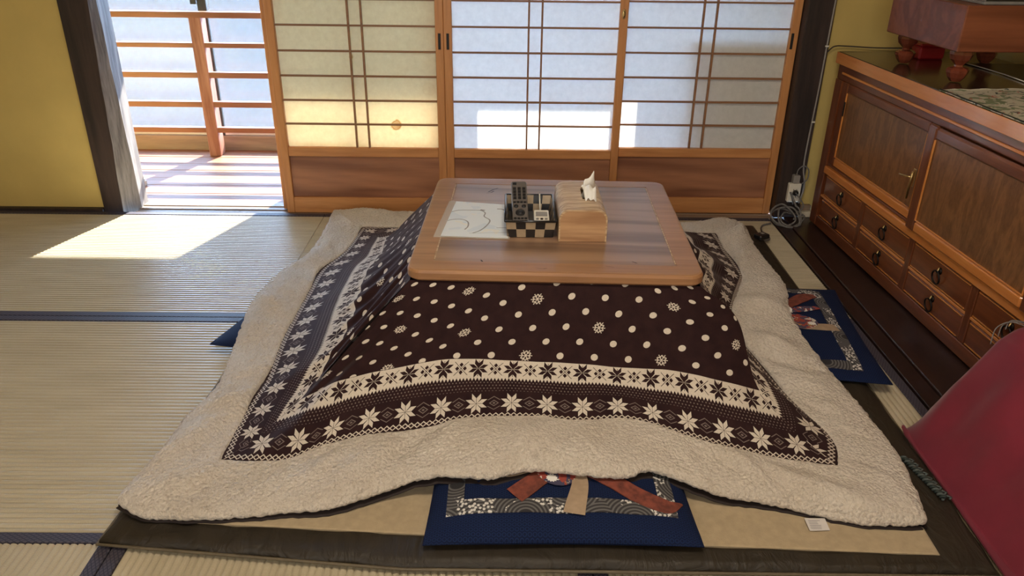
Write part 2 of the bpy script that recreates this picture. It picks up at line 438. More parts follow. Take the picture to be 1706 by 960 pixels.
def spline(pts, n):
    P = np.array(pts, float); P = np.vstack([2*P[0]-P[1], P, 2*P[-1]-P[-2]]); out = []
    K = len(P)-3
    for i in range(n):
        u = i/(n-1)*K; k = min(int(u), K-1); t = u-k; a, b, c, d = P[k:k+4]
        out.append(.5*((2*b)+(c-a)*t+(2*a-5*b+4*c-d)*t*t+(3*b-a-3*c+d)*t**3))
    return np.array(out)
def hnoise(X, Y, seed=0):
    """smooth value noise on arrays"""
    xi, yi = np.floor(X).astype(np.int64), np.floor(Y).astype(np.int64); fx, fy = X-xi, Y-yi
    fx, fy = fx*fx*(3-2*fx), fy*fy*(3-2*fy)
    def h(a, b):
        n = (a*374761393+b*668265263+seed*1442695041) & 0xffffffff
        n = ((n ^ (n >> 13))*1274126177) & 0xffffffff
        return ((n ^ (n >> 16)) & 0xffff)/32767.5-1.0
    return (h(xi, yi)*(1-fx)+h(xi+1, yi)*fx)*(1-fy)+(h(xi, yi+1)*(1-fx)+h(xi+1, yi+1)*fx)*fy

# ================================================================== SETTING
YS = 3.19                                     # room face of the paper screens
RX0, RX1, RY0 = -2.70, 1.95, -1.62
floor = struct('floor', 'floor of pale rush mats with dark cloth borders')
ob('subfloor', mesh('subfloor', box(RX0-.1, RX1+.1, RY0-.1, 3.18, -.12, -.055, 0), M['dark_wood']), floor)
def tatami(x0, x1, y0, y1, axis):
    """one rush mat with real ribs 15 mm apart and its two cloth borders"""
    g = .0012; x0 += g; x1 -= g; y0 += g; y1 -= g; bw = .029
    ac0, ac1 = (y0+bw, y1-bw) if axis == 'x' else (x0+bw, x1-bw)
    n = max(1, round((ac1-ac0)/.0155)); st = (ac1-ac0)/n
    prof = []
    for i in range(n):
        for q, zz in ((0, -.0042), (.16, -.0013), (.36, .0), (.62, .0), (.84, -.0013)):
            prof.append((ac0+(i+q)*st, zz))
    prof.append((ac1, -.0024)); prof = [(ac0, -.05)]+prof+[(ac1, -.05)]
    cx, cy = (x0+x1)/2, (y0+y1)/2; vs, fs = [], []
    for (c, z) in prof:
        if axis == 'x': vs += [(x0-cx, c-cy, z), (x1-cx, c-cy, z)]
        else: vs += [(c-cx, y0-cy, z), (c-cx, y1-cy, z)]
    K = len(prof)
    for i in range(K-1):
        f = (2*i, 2*i+1, 2*i+3, 2*i+2); fs.append(f if axis == 'x' else f[::-1])
    fs.append(tuple(2*i for i in range(K))); fs.append(tuple(2*i+1 for i in range(K))[::-1])
    t = ob('tatami_mat', mesh('tatami_mat', (vs, fs), M['tatami_'+axis]), floor, (cx, cy, 0))
    for s in (0, 1):
        if axis == 'x': b = (x0, x1, (y0 if s == 0 else y1-bw), (y0+bw if s == 0 else y1), -.049, .0015)
        else: b = ((x0 if s == 0 else x1-bw), (x0+bw if s == 0 else x1), y0, y1, -.049, .0015)
        b = (b[0]-cx, b[1]-cx, b[2]-cy, b[3]-cy, b[4], b[5])
        bxo('border_band', b, M['band_'+axis], t, .0015, label='dark cloth border with woven lattice')
for a in ((-2.69, -.78, 2.228, 3.178, 'x'), (-.78, 1.135, 2.228, 3.178, 'x'), (-2.69, -.80, 1.233, 2.228, 'x'),
          (.18, 1.135, .30, 2.228, 'y'), (-.80, .18, 1.233, 2.228, 'x'), (-.808, .18, -.70, 1.233, 'y'),
          (-1.75, -.808, -.70, 1.233, 'y'), (-2.69, -1.75, -.70, 1.233, 'y'), (.18, 1.135, -1.60, .30, 'y'),
          (-.808, .18, -1.60, -.70, 'x'), (-2.69, -.808, -1.60, -.70, 'x')):
    tatami(*a)
# dark boards between the mats and the cabinet
bxo('floor_board', (1.196, RX1, RY0, 3.17, -.05, .012), M['dark_board'], floor, .003, 'wide near-black floor board in front of the cabinet')
bxo('floor_board', (1.139, 1.193, RY0, 3.17, -.05, .006), M['dark_board'], floor, .002, 'narrow dark edging board beside the rush mats')
# walls
w = struct('wall_back', 'ochre plaster wall around the paper screens')
bxo('plaster_panel', (RX0, -1.72, YS+.012, YS+.10, -.05, 2.4), M['plaster'], w, 0)
bxo('plaster_panel', (1.255, RX1+.05, YS+.012, YS+.10, -.05, 2.4), M['plaster'], w, 0)
bxo('plaster_panel', (-1.72, 1.26, YS+.012, YS+.10, 1.86, 2.4), M['plaster'], w, 0)
bxo('lintel', (-1.72, 1.26, YS-.02, YS+.11, 1.762, 1.86), M['dark_wood'], w, .004)
w = struct('wall_left'); bxo('plaster_panel', (RX0-.1, RX0, RY0, YS+.1, -.05, 2.4), M['plaster'], w, 0)
w = struct('wall_right'); bxo('plaster_panel', (RX1, RX1+.1, RY0, YS+.1, -.05, 2.4), M['plaster'], w, 0)
w = struct('wall_front'); bxo('plaster_panel', (RX0, RX1, RY0-.1, RY0, -.05, 2.4), M['plaster'], w, 0)
c = struct('ceiling')
for i in range(10):
    bxo('ceiling_board', (RX0+i*.465, RX0+(i+1)*.465-.004, RY0, YS+.1, 2.4, 2.42), M['ceil'], c, .002)
t = struct('trim_1', 'dark strip along the foot of the ochre wall')
bxo('strip', (RX0, -1.733, 3.176, YS+.02, -.03, .012), M['dark_wood'], t, .002)
t = struct('baseboard_right', 'pale cut end of baseboard beside the cabinet')
bxo('board', (1.266, 1.312, YS-.028, YS+.012, .012, .036), M['white_paint'], t, .002)
bxo('board', (1.266, 1.312, YS-.010, YS+.012, .036, .060), M['sill'], t, .002)
# left post; the light on its inner corner is painted as grey
t = struct('trim_2', 'dark hewn timber post with lit-toned grey corner')
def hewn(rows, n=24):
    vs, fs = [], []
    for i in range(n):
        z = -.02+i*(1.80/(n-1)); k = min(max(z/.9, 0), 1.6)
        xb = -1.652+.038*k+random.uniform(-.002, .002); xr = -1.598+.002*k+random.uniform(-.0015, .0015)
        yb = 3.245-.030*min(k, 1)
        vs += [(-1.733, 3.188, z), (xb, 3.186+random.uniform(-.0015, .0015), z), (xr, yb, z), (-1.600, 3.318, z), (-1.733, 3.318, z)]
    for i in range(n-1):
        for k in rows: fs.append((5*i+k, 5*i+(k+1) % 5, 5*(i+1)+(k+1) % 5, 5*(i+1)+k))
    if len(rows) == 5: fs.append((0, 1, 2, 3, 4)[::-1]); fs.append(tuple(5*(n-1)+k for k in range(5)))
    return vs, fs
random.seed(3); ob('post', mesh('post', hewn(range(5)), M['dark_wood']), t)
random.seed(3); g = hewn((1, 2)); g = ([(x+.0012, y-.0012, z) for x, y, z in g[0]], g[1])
ob('lit_grey_corner', mesh('lit_grey_corner', g, M['grey_wood']), t, label='grey inner corner of the post, lit tone put in its colour')
t = struct('trim_3', 'dark timber post between screens and ochre wall')
bxo('post', (1.156, 1.262, YS-.012, YS+.11, 0, 1.80), M['dark_wood'], t, .004)
# sill with sliding grooves
t = struct('trim_4', 'wooden sill with sliding grooves under the paper screens')
for (y0, y1, z1) in ((3.180, 3.189, .0), (3.189, 3.222, -.004), (3.222, 3.232, .0), (3.232, 3.266, -.004), (3.266, 3.322, .0)):
    bxo('sill_strip', (-1.598, 1.156, y0+.0003, y1-.0003, -.04, z1), M['sill'], t, .001)

# ---- sliding paper screens
ROWS = [.288+.0975*k for k in range(16)]
def shoji(name, x0, x1, y0, label, stained=False, pull='', far=False):
    """thing > stiles, rails, lattice bars, paper sheet, lower board"""
    s = struct(name, label); th = .030; dx = .032; yb = y0+th; top = 1.762
    bxo('stile', (x0, x0+dx, y0, yb, .0, top), M['shoji_wood_z'], s, .002)
    bxo('stile', (x1-dx, x1, y0, yb, .0, top), M['shoji_wood_z'], s, .002)
    i0, i1 = x0+dx+.0003, x1-dx-.0003
    bxo('bottom_rail', (i0, i1, y0+.001, yb-.001, .0, .070), M['shoji_wood_x'], s, .002)
    bxo('middle_rail', (i0, i1, y0+.001, yb-.001, .250, .288), M['shoji_wood_x'], s, .002)
    bxo('top_rail', (i0, i1, y0+.001, yb-.001, 1.715, top), M['shoji_wood_x'], s, .002)
    bxo('lower_board', (i0, i1, y0+.012, y0+.020, .070, .250), M['koshi'], s, .001)
    me_h = None
    for z in ROWS[1:]:
        if z > 1.70: break
        o = bxo('lattice_bar', (i0, i1, y0+.008, y0+.020, z-.0032, z+.0032), M['kumiko'], s, 0)
        if me_h is None: me_h = o.data
        else: o.data = me_h
    xc = (i0+i1)/2; me_v = None
    for d in (-.026, .026):
        o = bxo('lattice_upright', (xc+d-.0035, xc+d+.0035, y0+.006, y0+.0205, .288, 1.715), M['kumiko'], s, 0)
    ob('paper', mesh('paper', box(i0, i1, y0+.0212, y0+.0218, .288, 1.715, 0), M['paper_stained_glow' if stained else ('paper_translucent' if name == 'door_4' else 'paper')]), s)
    for side in pull:
        px = x0+.016 if side == 'l' else x1-.016
        p = bxo('finger_pull', (px-.0055, px+.0055, y0-.001, y0+.003, .690, .752), M['black'], s, .001, 'dark recessed finger pull')
        bxo('pull_rim', (-.0075, .0075, -.0013, .0010, -.002, .0645), M['shoji_wood_z'], p, .0005)
    return s
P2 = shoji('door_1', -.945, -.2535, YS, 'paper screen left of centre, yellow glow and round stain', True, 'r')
P3 = shoji('door_2', -.2525, .466, YS, 'middle paper screen with sharp white sun patch', False, 'l')
P4 = shoji('door_3', .440, 1.154, YS+.043, 'right paper screen with shadow and brass lock', False, '')
P1 = shoji('door_4', -.972, -.262, YS+.043, 'paper screen slid behind the left one, only its edge showing', False, '')
p = bxo('finger_pull', (1.126, 1.137, YS+.042, YS+.046, .700, .762), M['black'], P4, .001, 'dark recessed finger pull')
# brass lock on the overlapping stile
lk = ob('lock', mesh('lock', lathe([(.0, 0), (.012, 0), (.012, .003), (.008, .004), (.0, .004)], 16), M['brass'], True), P3, (.448, YS-.0005, .832), 'brass screen lock')
lk.rotation_euler = (PI/2, 0, 0); lk.scale = (.62, 1.55, 1)
k = ob('latch', mesh('latch', tube([(-.004, .008, .005), (.003, .004, .006), (.004, -.004, .006), (-.003, -.008, .005)], .0014, 6), M['iron'], True), lk)

# ---- veranda
VF = struct('veranda_floor', 'reddish plank floor of the sunlit veranda')
yy = 3.325; i = 0
for wd in (.105, .118, .112, .120, .110, .116, .125):
    bxo('plank', (-2.72, 1.28, yy, yy+wd-.0025, -.035, -.001+random.uniform(-.0006, .0006)), M['ver_plank'], VF, .0015); yy += wd
bxo('plank', (-2.72, 1.28, yy, 4.22, -.035, -.001), M['ver_plank'], VF, .0015)
YR = 4.04
rl = struct('trim_5', 'reddish wooden railing of five level rails across the veranda window')
for (z0, z1, d) in ((.694, .722, .022), (.552, .575, .017), (.404, .432, .017), (.256, .284, .017), (.124, .150, .017)):
    bxo('rail', (-2.70, .85, YR-d, YR+d, z0, z1), M['rail_wood_x'], rl, .002)
for x in (-2.36, -1.535, -.69, .12):
    bxo('rail_post', (x-.030, x+.030, YR-.020, YR+.052, -.001, .700), M['rail_wood_z'], rl, .003)
# outer windows: frosted panes in metal sashes
YW = 4.145
wall = struct('wall_veranda')
bxo('low_board', (-2.72, .87, YW-.01, YW+.06, -.001, .078), M['sill'], wall, .002, 'brown board under the frosted windows')
bxo('window_head', (-2.72, .87, YW-.02, YW+.08, 1.75, 2.2), M['sill'], wall, .002)
bxo('end_panel', (.87, 1.30, YW-.03, YW+.08, -.001, 2.2), M['dark_wood'], wall, .002)
bxo('side_panel', (-2.80, -2.72, 3.29, YW+.08, -.001, 2.2), M['plaster'], wall, .002)
bxo('side_panel', (1.28, 1.36, 3.29, YW+.08, -.001, 2.2), M['plaster'], wall, .002)
for x in (-.69, .12):
    bxo('timber_post', (x-.060, x+.060, YR+.055, YW-.011, -.001, 1.75), M['sill'], wall, .002)
edges = [-2.72, -1.535, -.69, .12, .87]
for i in range(4):
    a, b = edges[i], edges[i+1]; wi = struct('window_%d' % (i+1), 'frosted window pane in a dark metal sash')
    bxo('sash_stile', (a, a+.022, YW, YW+.022, .079, 1.749), M['alu'], wi, .001)
    bxo('sash_stile', (b-.022, b, YW, YW+.022, .079, 1.749), M['alu'], wi, .001)
    bxo('sash_rail', (a+.0225, b-.0225, YW, YW+.022, .079, .096), M['alu_light'], wi, .001)
    bxo('sash_rail', (a+.0225, b-.0225, YW, YW+.022, 1.73, 1.749), M['alu'], wi, .001)
    ob('pane', mesh('pane', box(a+.0225, b-.0225, YW+.009, YW+.012, .0965, 1.7295, 0), M['frost']), wi)
    if i == 0: bxo('sash_lock', (b-.052, b-.024, YW-.012, YW-.001, .745, .83), M['alu'], wi, .002)
bxo('veranda_ceiling', (-2.8, 1.4, 3.29, YW+.08, 2.2, 2.24), M['sill'], wall, 0)
ea = struct('eave')
ob('eave_board', mesh('eave_board', ([(-4, 4.10, 2.16), (3, 4.10, 2.16), (3, 4.845, 1.84), (-4, 4.845, 1.84), (-4, 4.10, 2.20), (3, 4.10, 2.20), (3, 4.86, 1.88), (-4, 4.86, 1.88)],
   [(0, 1, 2, 3), (7, 6, 5, 4), (0, 4, 5, 1), (1, 5, 6, 2), (2, 6, 7, 3), (3, 7, 4, 0)]), M['dark_wood']), ea)
roof = struct('roof'); bxo('roof_slab', (-3.2, 2.4, -2.1, 4.15, 2.45, 2.5), M['dark_wood'], roof, 0)
gr = struct('ground', 'pale ground outside the veranda')
ob('gravel', mesh('gravel', box(-30, 30, 4.25, 60, -.62, -.5, 0), M['outside']), gr)
th = thing('storage_chest', 'dark boxy shape on the veranda, seen as shadow through the right screen', 'chest', (.93, 3.465, -.0005))
bxo('body', (-.20, .20, -.15, .16, .0, .70), M['sill'], th, .006); bxo('lid', (-.21, .21, -.16, .17, .701, .735), M['sill'], th, .006)
bxo('leaning_board', (.10, .21, .18, .22, .0, 1.6), M['sill'], th, .004)
th = thing('door_stop', 'small pale block on the veranda planks behind the dark left post', 'block', (-1.725, 3.53, 0.0))
ob('block', mesh('block', prism([(-.02, -.03), (.022, -.02), (.030, .01), (.010, .03), (-.02, .03)], .001, .022), M['white_paint']), th)
ob('cap', mesh('cap', prism([(-.018, -.026), (.018, -.017), (.024, .008), (.008, .025), (-.018, .026)], .0222, .030), M['white_paint']), th)

# ================================================================== QUILT TABLE
TR = .0301
TXV, TYV = Vector((math.cos(TR), -math.sin(TR), 0)), Vector((math.sin(TR), math.cos(TR), 0))
TA0, TA1, TB0, TB1 = -.3053, .4447, 1.7715, 2.5226
tc = TXV*((TA0+TA1)/2)+TYV*((TB0+TB1)/2); HW = .375
tab = thing('low_heated_table', 'square low table with brown top standing over the brown patterned quilt', 'table', (tc.x, tc.y, 0), -TR)
def rrect(h, r, n=8):
    out = []
    for cx, cy, a0 in ((h-r, h-r, 0), (-h+r, h-r, 90), (-h+r, -h+r, 180), (h-r, -h+r, 270)):
        for k in range(n+1):
            a = math.radians(a0+90*k/n); out.append((cx+r*math.cos(a), cy+r*math.sin(a)))
    return out
def ringstack(levels, close_top=True, close_bottom=True):
    n = len(levels[0][0]); vs, fs = [], []
    for poly, z in levels: vs += [(x, y, z) for x, y in poly]
    for i in range(len(levels)-1):
        for k in range(n):
            l = (k+1) % n; fs.append((i*n+k, i*n+l, (i+1)*n+l, (i+1)*n+k))
    if close_bottom: fs.append(tuple(range(n))[::-1])
    if close_top: fs.append(tuple((len(levels)-1)*n+k for k in range(n)))
    return vs, fs
ins = .312
frame = ringstack([(rrect(.345, .02), .353), (rrect(.369, .034), .350), (rrect(.375, .040), .356), (rrect(.375, .040), .372), (rrect(.371, .036), .379), (rrect(.365, .032), .380),
                   (rrect(ins+.0008, .004), .380), (rrect(ins, .003), .3792), (rrect(ins, .003), .368)], False, True)
ob('top_frame', mesh('top_frame', frame, M['table_frame']), tab, label='light brown rounded rim of the table top')
ob('top_panel', mesh('top_panel', ringstack([(rrect(ins-.0006, .003), .3665), (rrect(ins-.0006, .003), .3785), (rrect(ins-.0014, .003), .3790)]), M['table_panel']), tab, label='glossy grained brown board')
for gx in (-ins+.00185, ins-.00185): bxo('inlay_line', (gx-.0016, gx+.0016, -ins+.01, ins-.01, .3775, .3803), M['tissue_top'], tab, 0, label='pale inlay line')
bxo('table_apron', (-.33, .33, -.33, .33, .300, .349), M['table_frame'], tab, .004)
for sx in (-1, 1):
    for sy in (-1, 1): bxo('leg', (sx*.30-.025, sx*.30+.025, sy*.30-.025, sy*.30+.025, .027, .299), M['table_frame'], tab, .004)
def tl(wx, wy):            # world to table coordinates
    d = Vector((wx, wy, 0))-Vector((tc.x, tc.y, 0)); return d.dot(TXV), d.dot(TYV)
# scratches on the board
for pts in ([(-.2, .235), (-.185, .26), (-.17, .275)], [(-.205, .225), (-.19, .232), (-.182, .245)], [(-.05, -.345), (-.03, -.349), (-.02, -.345)], [(-.19, -.30), (-.185, -.312)], [(.13, -.325), (.15, -.33)], [(.2, -.29), (.212, -.30)]):
    vs, fs = [], []
    for i, (x, y) in enumerate(pts):
        ww = .0016+random.uniform(0, .0012); zt = .38025 if abs(y) > ins else .3794
        vs += [(x-ww, y, zt), (x+ww, y, zt)]
        if i: fs.append((2*i-2, 2*i-1, 2*i+1, 2*i))
    ob('scratch', mesh('scratch', (vs, fs), M['dark_mark']), tab, label='short dark scratch')

# ---- quilt
F1 = [[-0.504, 1.613, 0.1], [-0.441, 1.612, 0.14], [-0.371, 1.609, 0.17], [-0.253, 1.618, 0.195], [-0.126, 1.634, 0.21], [0.056, 1.626, 0.21], [0.18, 1.625, 0.205], [0.28, 1.618, 0.2], [0.41, 1.63, 0.185], [0.524, 1.618, 0.165], [0.631, 1.627, 0.13]]
F2 = [[-0.643, 1.423, 0.065], [-0.503, 1.419, 0.065], [-0.429, 1.463, 0.07], [-0.337, 1.492, 0.08], [-0.201, 1.52, 0.085], [-0.087, 1.541, 0.095], [0.056, 1.536, 0.105], [0.177, 1.528, 0.1], [0.303, 1.537, 0.1], [0.43, 1.495, 0.085], [0.601, 1.441, 0.07], [0.762, 1.423, 0.06]]
F3 = [[-0.825, 1.311, 0.05], [-0.742, 1.271, 0.045], [-0.603, 1.271, 0.045], [-0.456, 1.287, 0.05], [-0.357, 1.299, 0.055], [-0.261, 1.344, 0.06], [-0.151, 1.363, 0.085], [-0.029, 1.342, 0.1], [0.062, 1.363, 0.105], [0.247, 1.347, 0.1], [0.328, 1.374, 0.095], [0.472, 1.34, 0.06], [0.586, 1.322, 0.05], [0.657, 1.298, 0.045], [0.773, 1.267, 0.045], [0.889, 1.266, 0.05]]
L1 = [[-0.432, 2.624, 0.12], [-0.423, 2.404, 0.15], [-0.434, 2.208, 0.17], [-0.434, 2.067, 0.175], [-0.425, 1.902, 0.17], [-0.439, 1.806, 0.16], [-0.466, 1.728, 0.13], [-0.504, 1.613, 0.1]]
L2 = [[-0.563, 2.854, 0.07], [-0.584, 2.6, 0.075], [-0.633, 2.442, 0.075], [-0.641, 2.279, 0.075], [-0.645, 2.101, 0.075], [-0.643, 1.92, 0.075], [-0.633, 1.75, 0.07], [-0.641, 1.661, 0.07], [-0.647, 1.541, 0.065], [-0.643, 1.423, 0.065]]
L3 = [[-0.72, 3.078, 0.05], [-0.71, 2.788, 0.05], [-0.727, 2.588, 0.05], [-0.775, 2.478, 0.05], [-0.792, 2.253, 0.07], [-0.787, 2.117, 0.07], [-0.769, 1.944, 0.06], [-0.754, 1.768, 0.05], [-0.766, 1.689, 0.05], [-0.787, 1.597, 0.05], [-0.796, 1.462, 0.05], [-0.811, 1.394, 0.05], [-0.825, 1.311, 0.05]]
R1 = [[0.631, 1.627, 0.13], [0.600, 1.76, 0.16], [0.575, 1.92, 0.19], [0.59, 2.10, 0.20], [0.63, 2.30, 0.18], [0.64, 2.50, 0.16], [0.60, 2.68, 0.14]]
R2 = [[0.762, 1.423, 0.06], [0.791, 1.521, 0.06], [0.759, 1.625, 0.065], [0.726, 1.739, 0.07], [.675, 1.92, .10], [0.685, 2.075, 0.12], [0.79, 2.344, 0.09], [0.802, 2.415, 0.09], [.80, 2.60, .09], [0.80, 2.775, 0.09]]
R3 = [[0.889, 1.266, 0.05], [0.921, 1.457, 0.05], [0.916, 1.648, 0.05], [0.897, 1.848, 0.05], [0.862, 1.985, 0.085], [0.873, 2.146, 0.085], [0.919, 2.342, 0.085], [0.924, 2.638, 0.07], [0.944, 2.925, 0.07]]
B1 = [[0.60, 2.68, 0.14], [.3, 2.66, .17], [-.1, 2.66, .17], [-0.432, 2.624, 0.12]]
B2 = [[0.80, 2.775, 0.09], [.45, 2.80, .08], [0, 2.84, .08], [-.3, 2.86, .07], [-0.563, 2.854, 0.07]]
B3 = [[0.944, 2.925, 0.07], [0.855, 2.956, 0.08], [0.752, 2.930, 0.07], [.4, 2.95, .05], [0, 3.02, .05], [-.4, 3.06, .05], [-0.72, 3.078, 0.05]]
def tcorner(sx, sy, h=.366, z=.349):
    p = Vector((tc.x, tc.y, 0))+TXV*(sx*h)+TYV*(sy*h); return [p.x, p.y, z]
C00 = {'F': [tcorner(-1, -1), tcorner(1, -1)], 'R': [tcorner(1, -1), tcorner(1, 1)], 'B': [tcorner(1, 1), tcorner(-1, 1)], 'L': [tcorner(-1, 1), tcorner(-1, -1)]}
def resamp(pts, n):
    d = spline(pts, 400) if len(pts) > 2 else np.linspace(pts[0], pts[1], 400)
    s = np.concatenate([[0], np.cumsum(np.linalg.norm(np.diff(d[:, :2], axis=0), axis=1))]); s /= s[-1]
    q = np.linspace(0, 1, n); return np.stack([np.interp(q, s, d[:, k]) for k in range(3)], 1)
NE, NP, NF = 420, 90, 66
def side(key, c1, c2, c3):
    e = np.linspace(-1, 1, NE)
    A0, A1, A2, A3 = resamp(C00[key], NE), resamp(c1, NE), resamp(c2, NE), resamp(c3, NE)
    Am = (A0+A1)/2
    # cloth sags between the table corners and stays taut on the ridges
    sag = np.cos(e*PI/2)**.6; Am[:, 2] -= .012*sag
    # the right front ridge bulges outwards
    for kk, sgn in (('F', 1), ('R', -1)):
        if key == kk: wq = np.exp(-((1-sgn*e)/.16)**1.3)[:, None]; Am = Am*(1-wq)+np.array(RIDGE)*wq
    K = np.stack([A0*2-Am, A0, Am, A1, A2, A3, A3*2-A2])       # spline over the knots
    kn = np.array([0, .2, .4, .7, 1.0])
    return e, K, kn
def evalk(K, kn, t):
    j = min(int(np.searchsorted(kn, t, side='right'))-1, len(kn)-2); j = max(j, 0); u = (t-kn[j])/(kn[j+1]-kn[j])
    a, b, c, d = K[j], K[j+1], K[j+2], K[j+3]
    # tangents scaled by knot spacing
    h = kn[j+1]-kn[j]; hp = (kn[j]-kn[j-1]) if j > 0 else h; hn = (kn[j+2]-kn[j+1]) if j+2 < len(kn) else h
    m0 = (c-a)/(h+hp)*h; m1 = (d-b)/(h+hn)*h
    return (2*u**3-3*u*u+1)*b+(u**3-2*u*u+u)*m0+(-2*u**3+3*u*u)*c+(u**3-u*u)*m1
RIDGE = [.592, 1.762, .262]
SIDES = {'F': side('F', F1, F2, F3), 'R': side('R', R1, R2, R3), 'B': side('B', B1, B2, B3), 'L': side('L', L1, L2, L3)}
def gridfaces(nr, nc, off, flip=False):
    i = np.arange(nr-1)[:, None]; j = np.arange(nc-1)[None, :]
    a = i*nc+j; f = np.stack([a, a+1, a+nc+1, a+nc], -1).reshape(-1, 4)+off
    return f[:, ::-1] if flip else f
pv, pf, puv, po = [], [], [], 0
fv, ff, fo = [], [], 0
lv, lf, lo = [], [], 0
for key in 'FRBL':
    e, K, kn = SIDES[key]
    # patterned cover ------------------------------------------------
    ts = np.linspace(0, .708, NP); G = np.stack([evalk(K, kn, t) for t in ts])         # NP x NE x 3
    seg = np.linalg.norm(np.diff(G, axis=0), axis=2); cum = np.vstack([np.zeros(NE), np.cumsum(seg, 0)])
    # folds
    out = {'F': (0, -1), 'R': (1, 0), 'B': (0, 1), 'L': (-1, 0)}[key]
    env = np.sin(np.clip(ts/.7, 0, 1)*PI)[:, None]**.8
    er = e[None, :]
    if key == 'L': amp = (.0085*np.exp(-((er-.5)/.5)**2)+.002)*np.exp(-(np.maximum(ts-.30, 0)/.12)**2)[:, None]; wave = np.sin(er*26+3*ts[:, None]*2)+.5*np.sin(er*57+1.2)
    elif key == 'F': amp = .0050*np.exp(-((er+.95)/.16)**2)+.0012; wave = np.sin(er*40+ts[:, None]*9)
    elif key == 'R': amp = .008; wave = np.sin(er*14+.6)+.4*np.sin(er*31)
    else: amp = .005; wave = np.sin(er*17)
    D = amp*wave*env
    G[:, :, 2] += D*.7; G[:, :, 0] += out[0]*D*.7; G[:, :, 1] += out[1]*D*.7
    G += (hnoise(G[:, :, 0]*9, G[:, :, 1]*9, 5)*env*.0035)[:, :, None]*np.array([out[0], out[1], .8])
    w1 = np.interp(.4, ts, np.arange(NP)); i1 = int(round(w1)); i2 = int(round(np.interp(.7, ts, np.arange(NP))))
    cm = np.median(cum[:, NE//5:-NE//5], axis=1)
    bcol = np.where(ts[:, None] >= .4, .16*(1-(ts[:, None]-.4)/.3), .16+(cum[i1][None, :]-cum))
    ln = np.linalg.norm(np.diff(G, axis=1), axis=2).sum(1)      # real length of each row
    ln = np.interp(ts, [0, .2, .4, .7, 1], np.interp([0, .2, .4, .7, 1], ts, ln))
    acol = (e[None, :]*.5)*ln[:, None]
    pv.append(G.reshape(-1, 3)); puv.append(np.stack([acol+0*G[:, :, 0]+{'F': .0, 'R': .02, 'B': .01, 'L': .03}[key], bcol+0*G[:, :, 0]], -1).reshape(-1, 2))
    pf.append(gridfaces(NP, NE, po, True)); po += NP*NE
    # fleece border ---------------------------------------------------
    tf = np.linspace(.694, 1.0, NF); H = np.stack([evalk(K, kn, t) for t in tf]); u = (tf-.694)/.306
    base = H.copy()
    puff = .017*np.clip(np.sin(np.clip(u, 0, 1)**1.15*PI), 0, 1)**.6
    puff = puff+.0035*np.clip(u/.03, 0, 1)-.0045*(u < .01)
    H[:, :, 2] += puff[:, None]
    # soft pillows and creases running outwards
    s1 = hnoise(er*6+3, u[:, None]*1.3+11, 21)*.017+hnoise(er*17, u[:, None]*2.2, 22)*.009
    if key == 'R': s1 = s1+.016*np.sin(er*22+1)*(er > -.35)
    if key == 'L': s1 = s1*1.15
    envf = np.sin(np.clip(u, 0, 1)*PI)[:, None]**.6
    tf2 = 1-np.exp(-(np.minimum(e+1, 1-e)/.05)**2)[None, :]
    H[:, :, 2] += np.maximum(s1, -.008)*envf*tf2
    # fuzzy little tufts
    fz = hnoise(H[:, :, 0]*150, H[:, :, 1]*150, 31)*.0030+hnoise(H[:, :, 0]*70, H[:, :, 1]*70, 32)*.0022
    tfd = 1-np.exp(-np.minimum(e+1, 1-e)/.012)[None, :]
    H[:, :, 2] += np.abs(fz)*tfd*np.clip(u/.05, 0, 1)[:, None]
    # inner edge of the border wanders a little over the print
    wob = hnoise(er*5+7, 0*er, 41)[0]*.008+hnoise(er*90, 0*er, 42)[0]*.0012
    wb2 = (np.exp(-u/.12)[:, None]*wob[None, :]*tfd)
    H[:, :, 0] -= out[0]*wb2; H[:, :, 1] -= out[1]*wb2
    ew = hnoise(er*110, 0*er, 43)[0]*.0016+hnoise(er*45, 0*er, 44)[0]*.0018
    wb3 = (np.exp(-(1-u)/.06)[:, None]*ew[None, :]*tfd)
    H[:, :, 0] += out[0]*wb3; H[:, :, 1] += out[1]*wb3
    # rolled outer edge
    last = H[-1]; prev = H[-4]; dirn = last-prev; dirn[:, 2] = 0; dirn /= np.linalg.norm(dirn, axis=1)[:, None]
    ext = []
    for (dx, dz) in ((.005, -.002), (.008, -.006), (.0085, -.011), (.006, -.015), (-.004, -.016), (-.03, -.016)):
        q = last+dirn*dx*(.3+.7*tfd[0][:, None]); q[:, 2] = np.maximum(last[:, 2]+dz, .034); ext.append(q)
    H = np.concatenate([H, np.stack(ext)]); fv.append(H.reshape(-1, 3)); ff.append(gridfaces(H.shape[0], NE, fo, True)); fo += H.shape[0]*NE
    # dark lining showing under the edge
    sel = np.arange(0, NE, 3); b0 = last[sel]; dn = dirn[sel]; rows = []
    for (dx, z0) in ((-.10, .0330), (.002, .0330), (.0085, .0300), (.0080, .0275), (-.10, .0275)):
        q = b0+dn*dx; lift = np.maximum(b0[:, 2]-.060, 0); q[:, 2] = z0+lift; rows.append(q)
    rows = np.stack(rows); lv.append(rows.reshape(-1, 3)); lf.append(gridfaces(rows.shape[0], len(sel), lo, True)); lo += rows.shape[0]*len(sel)
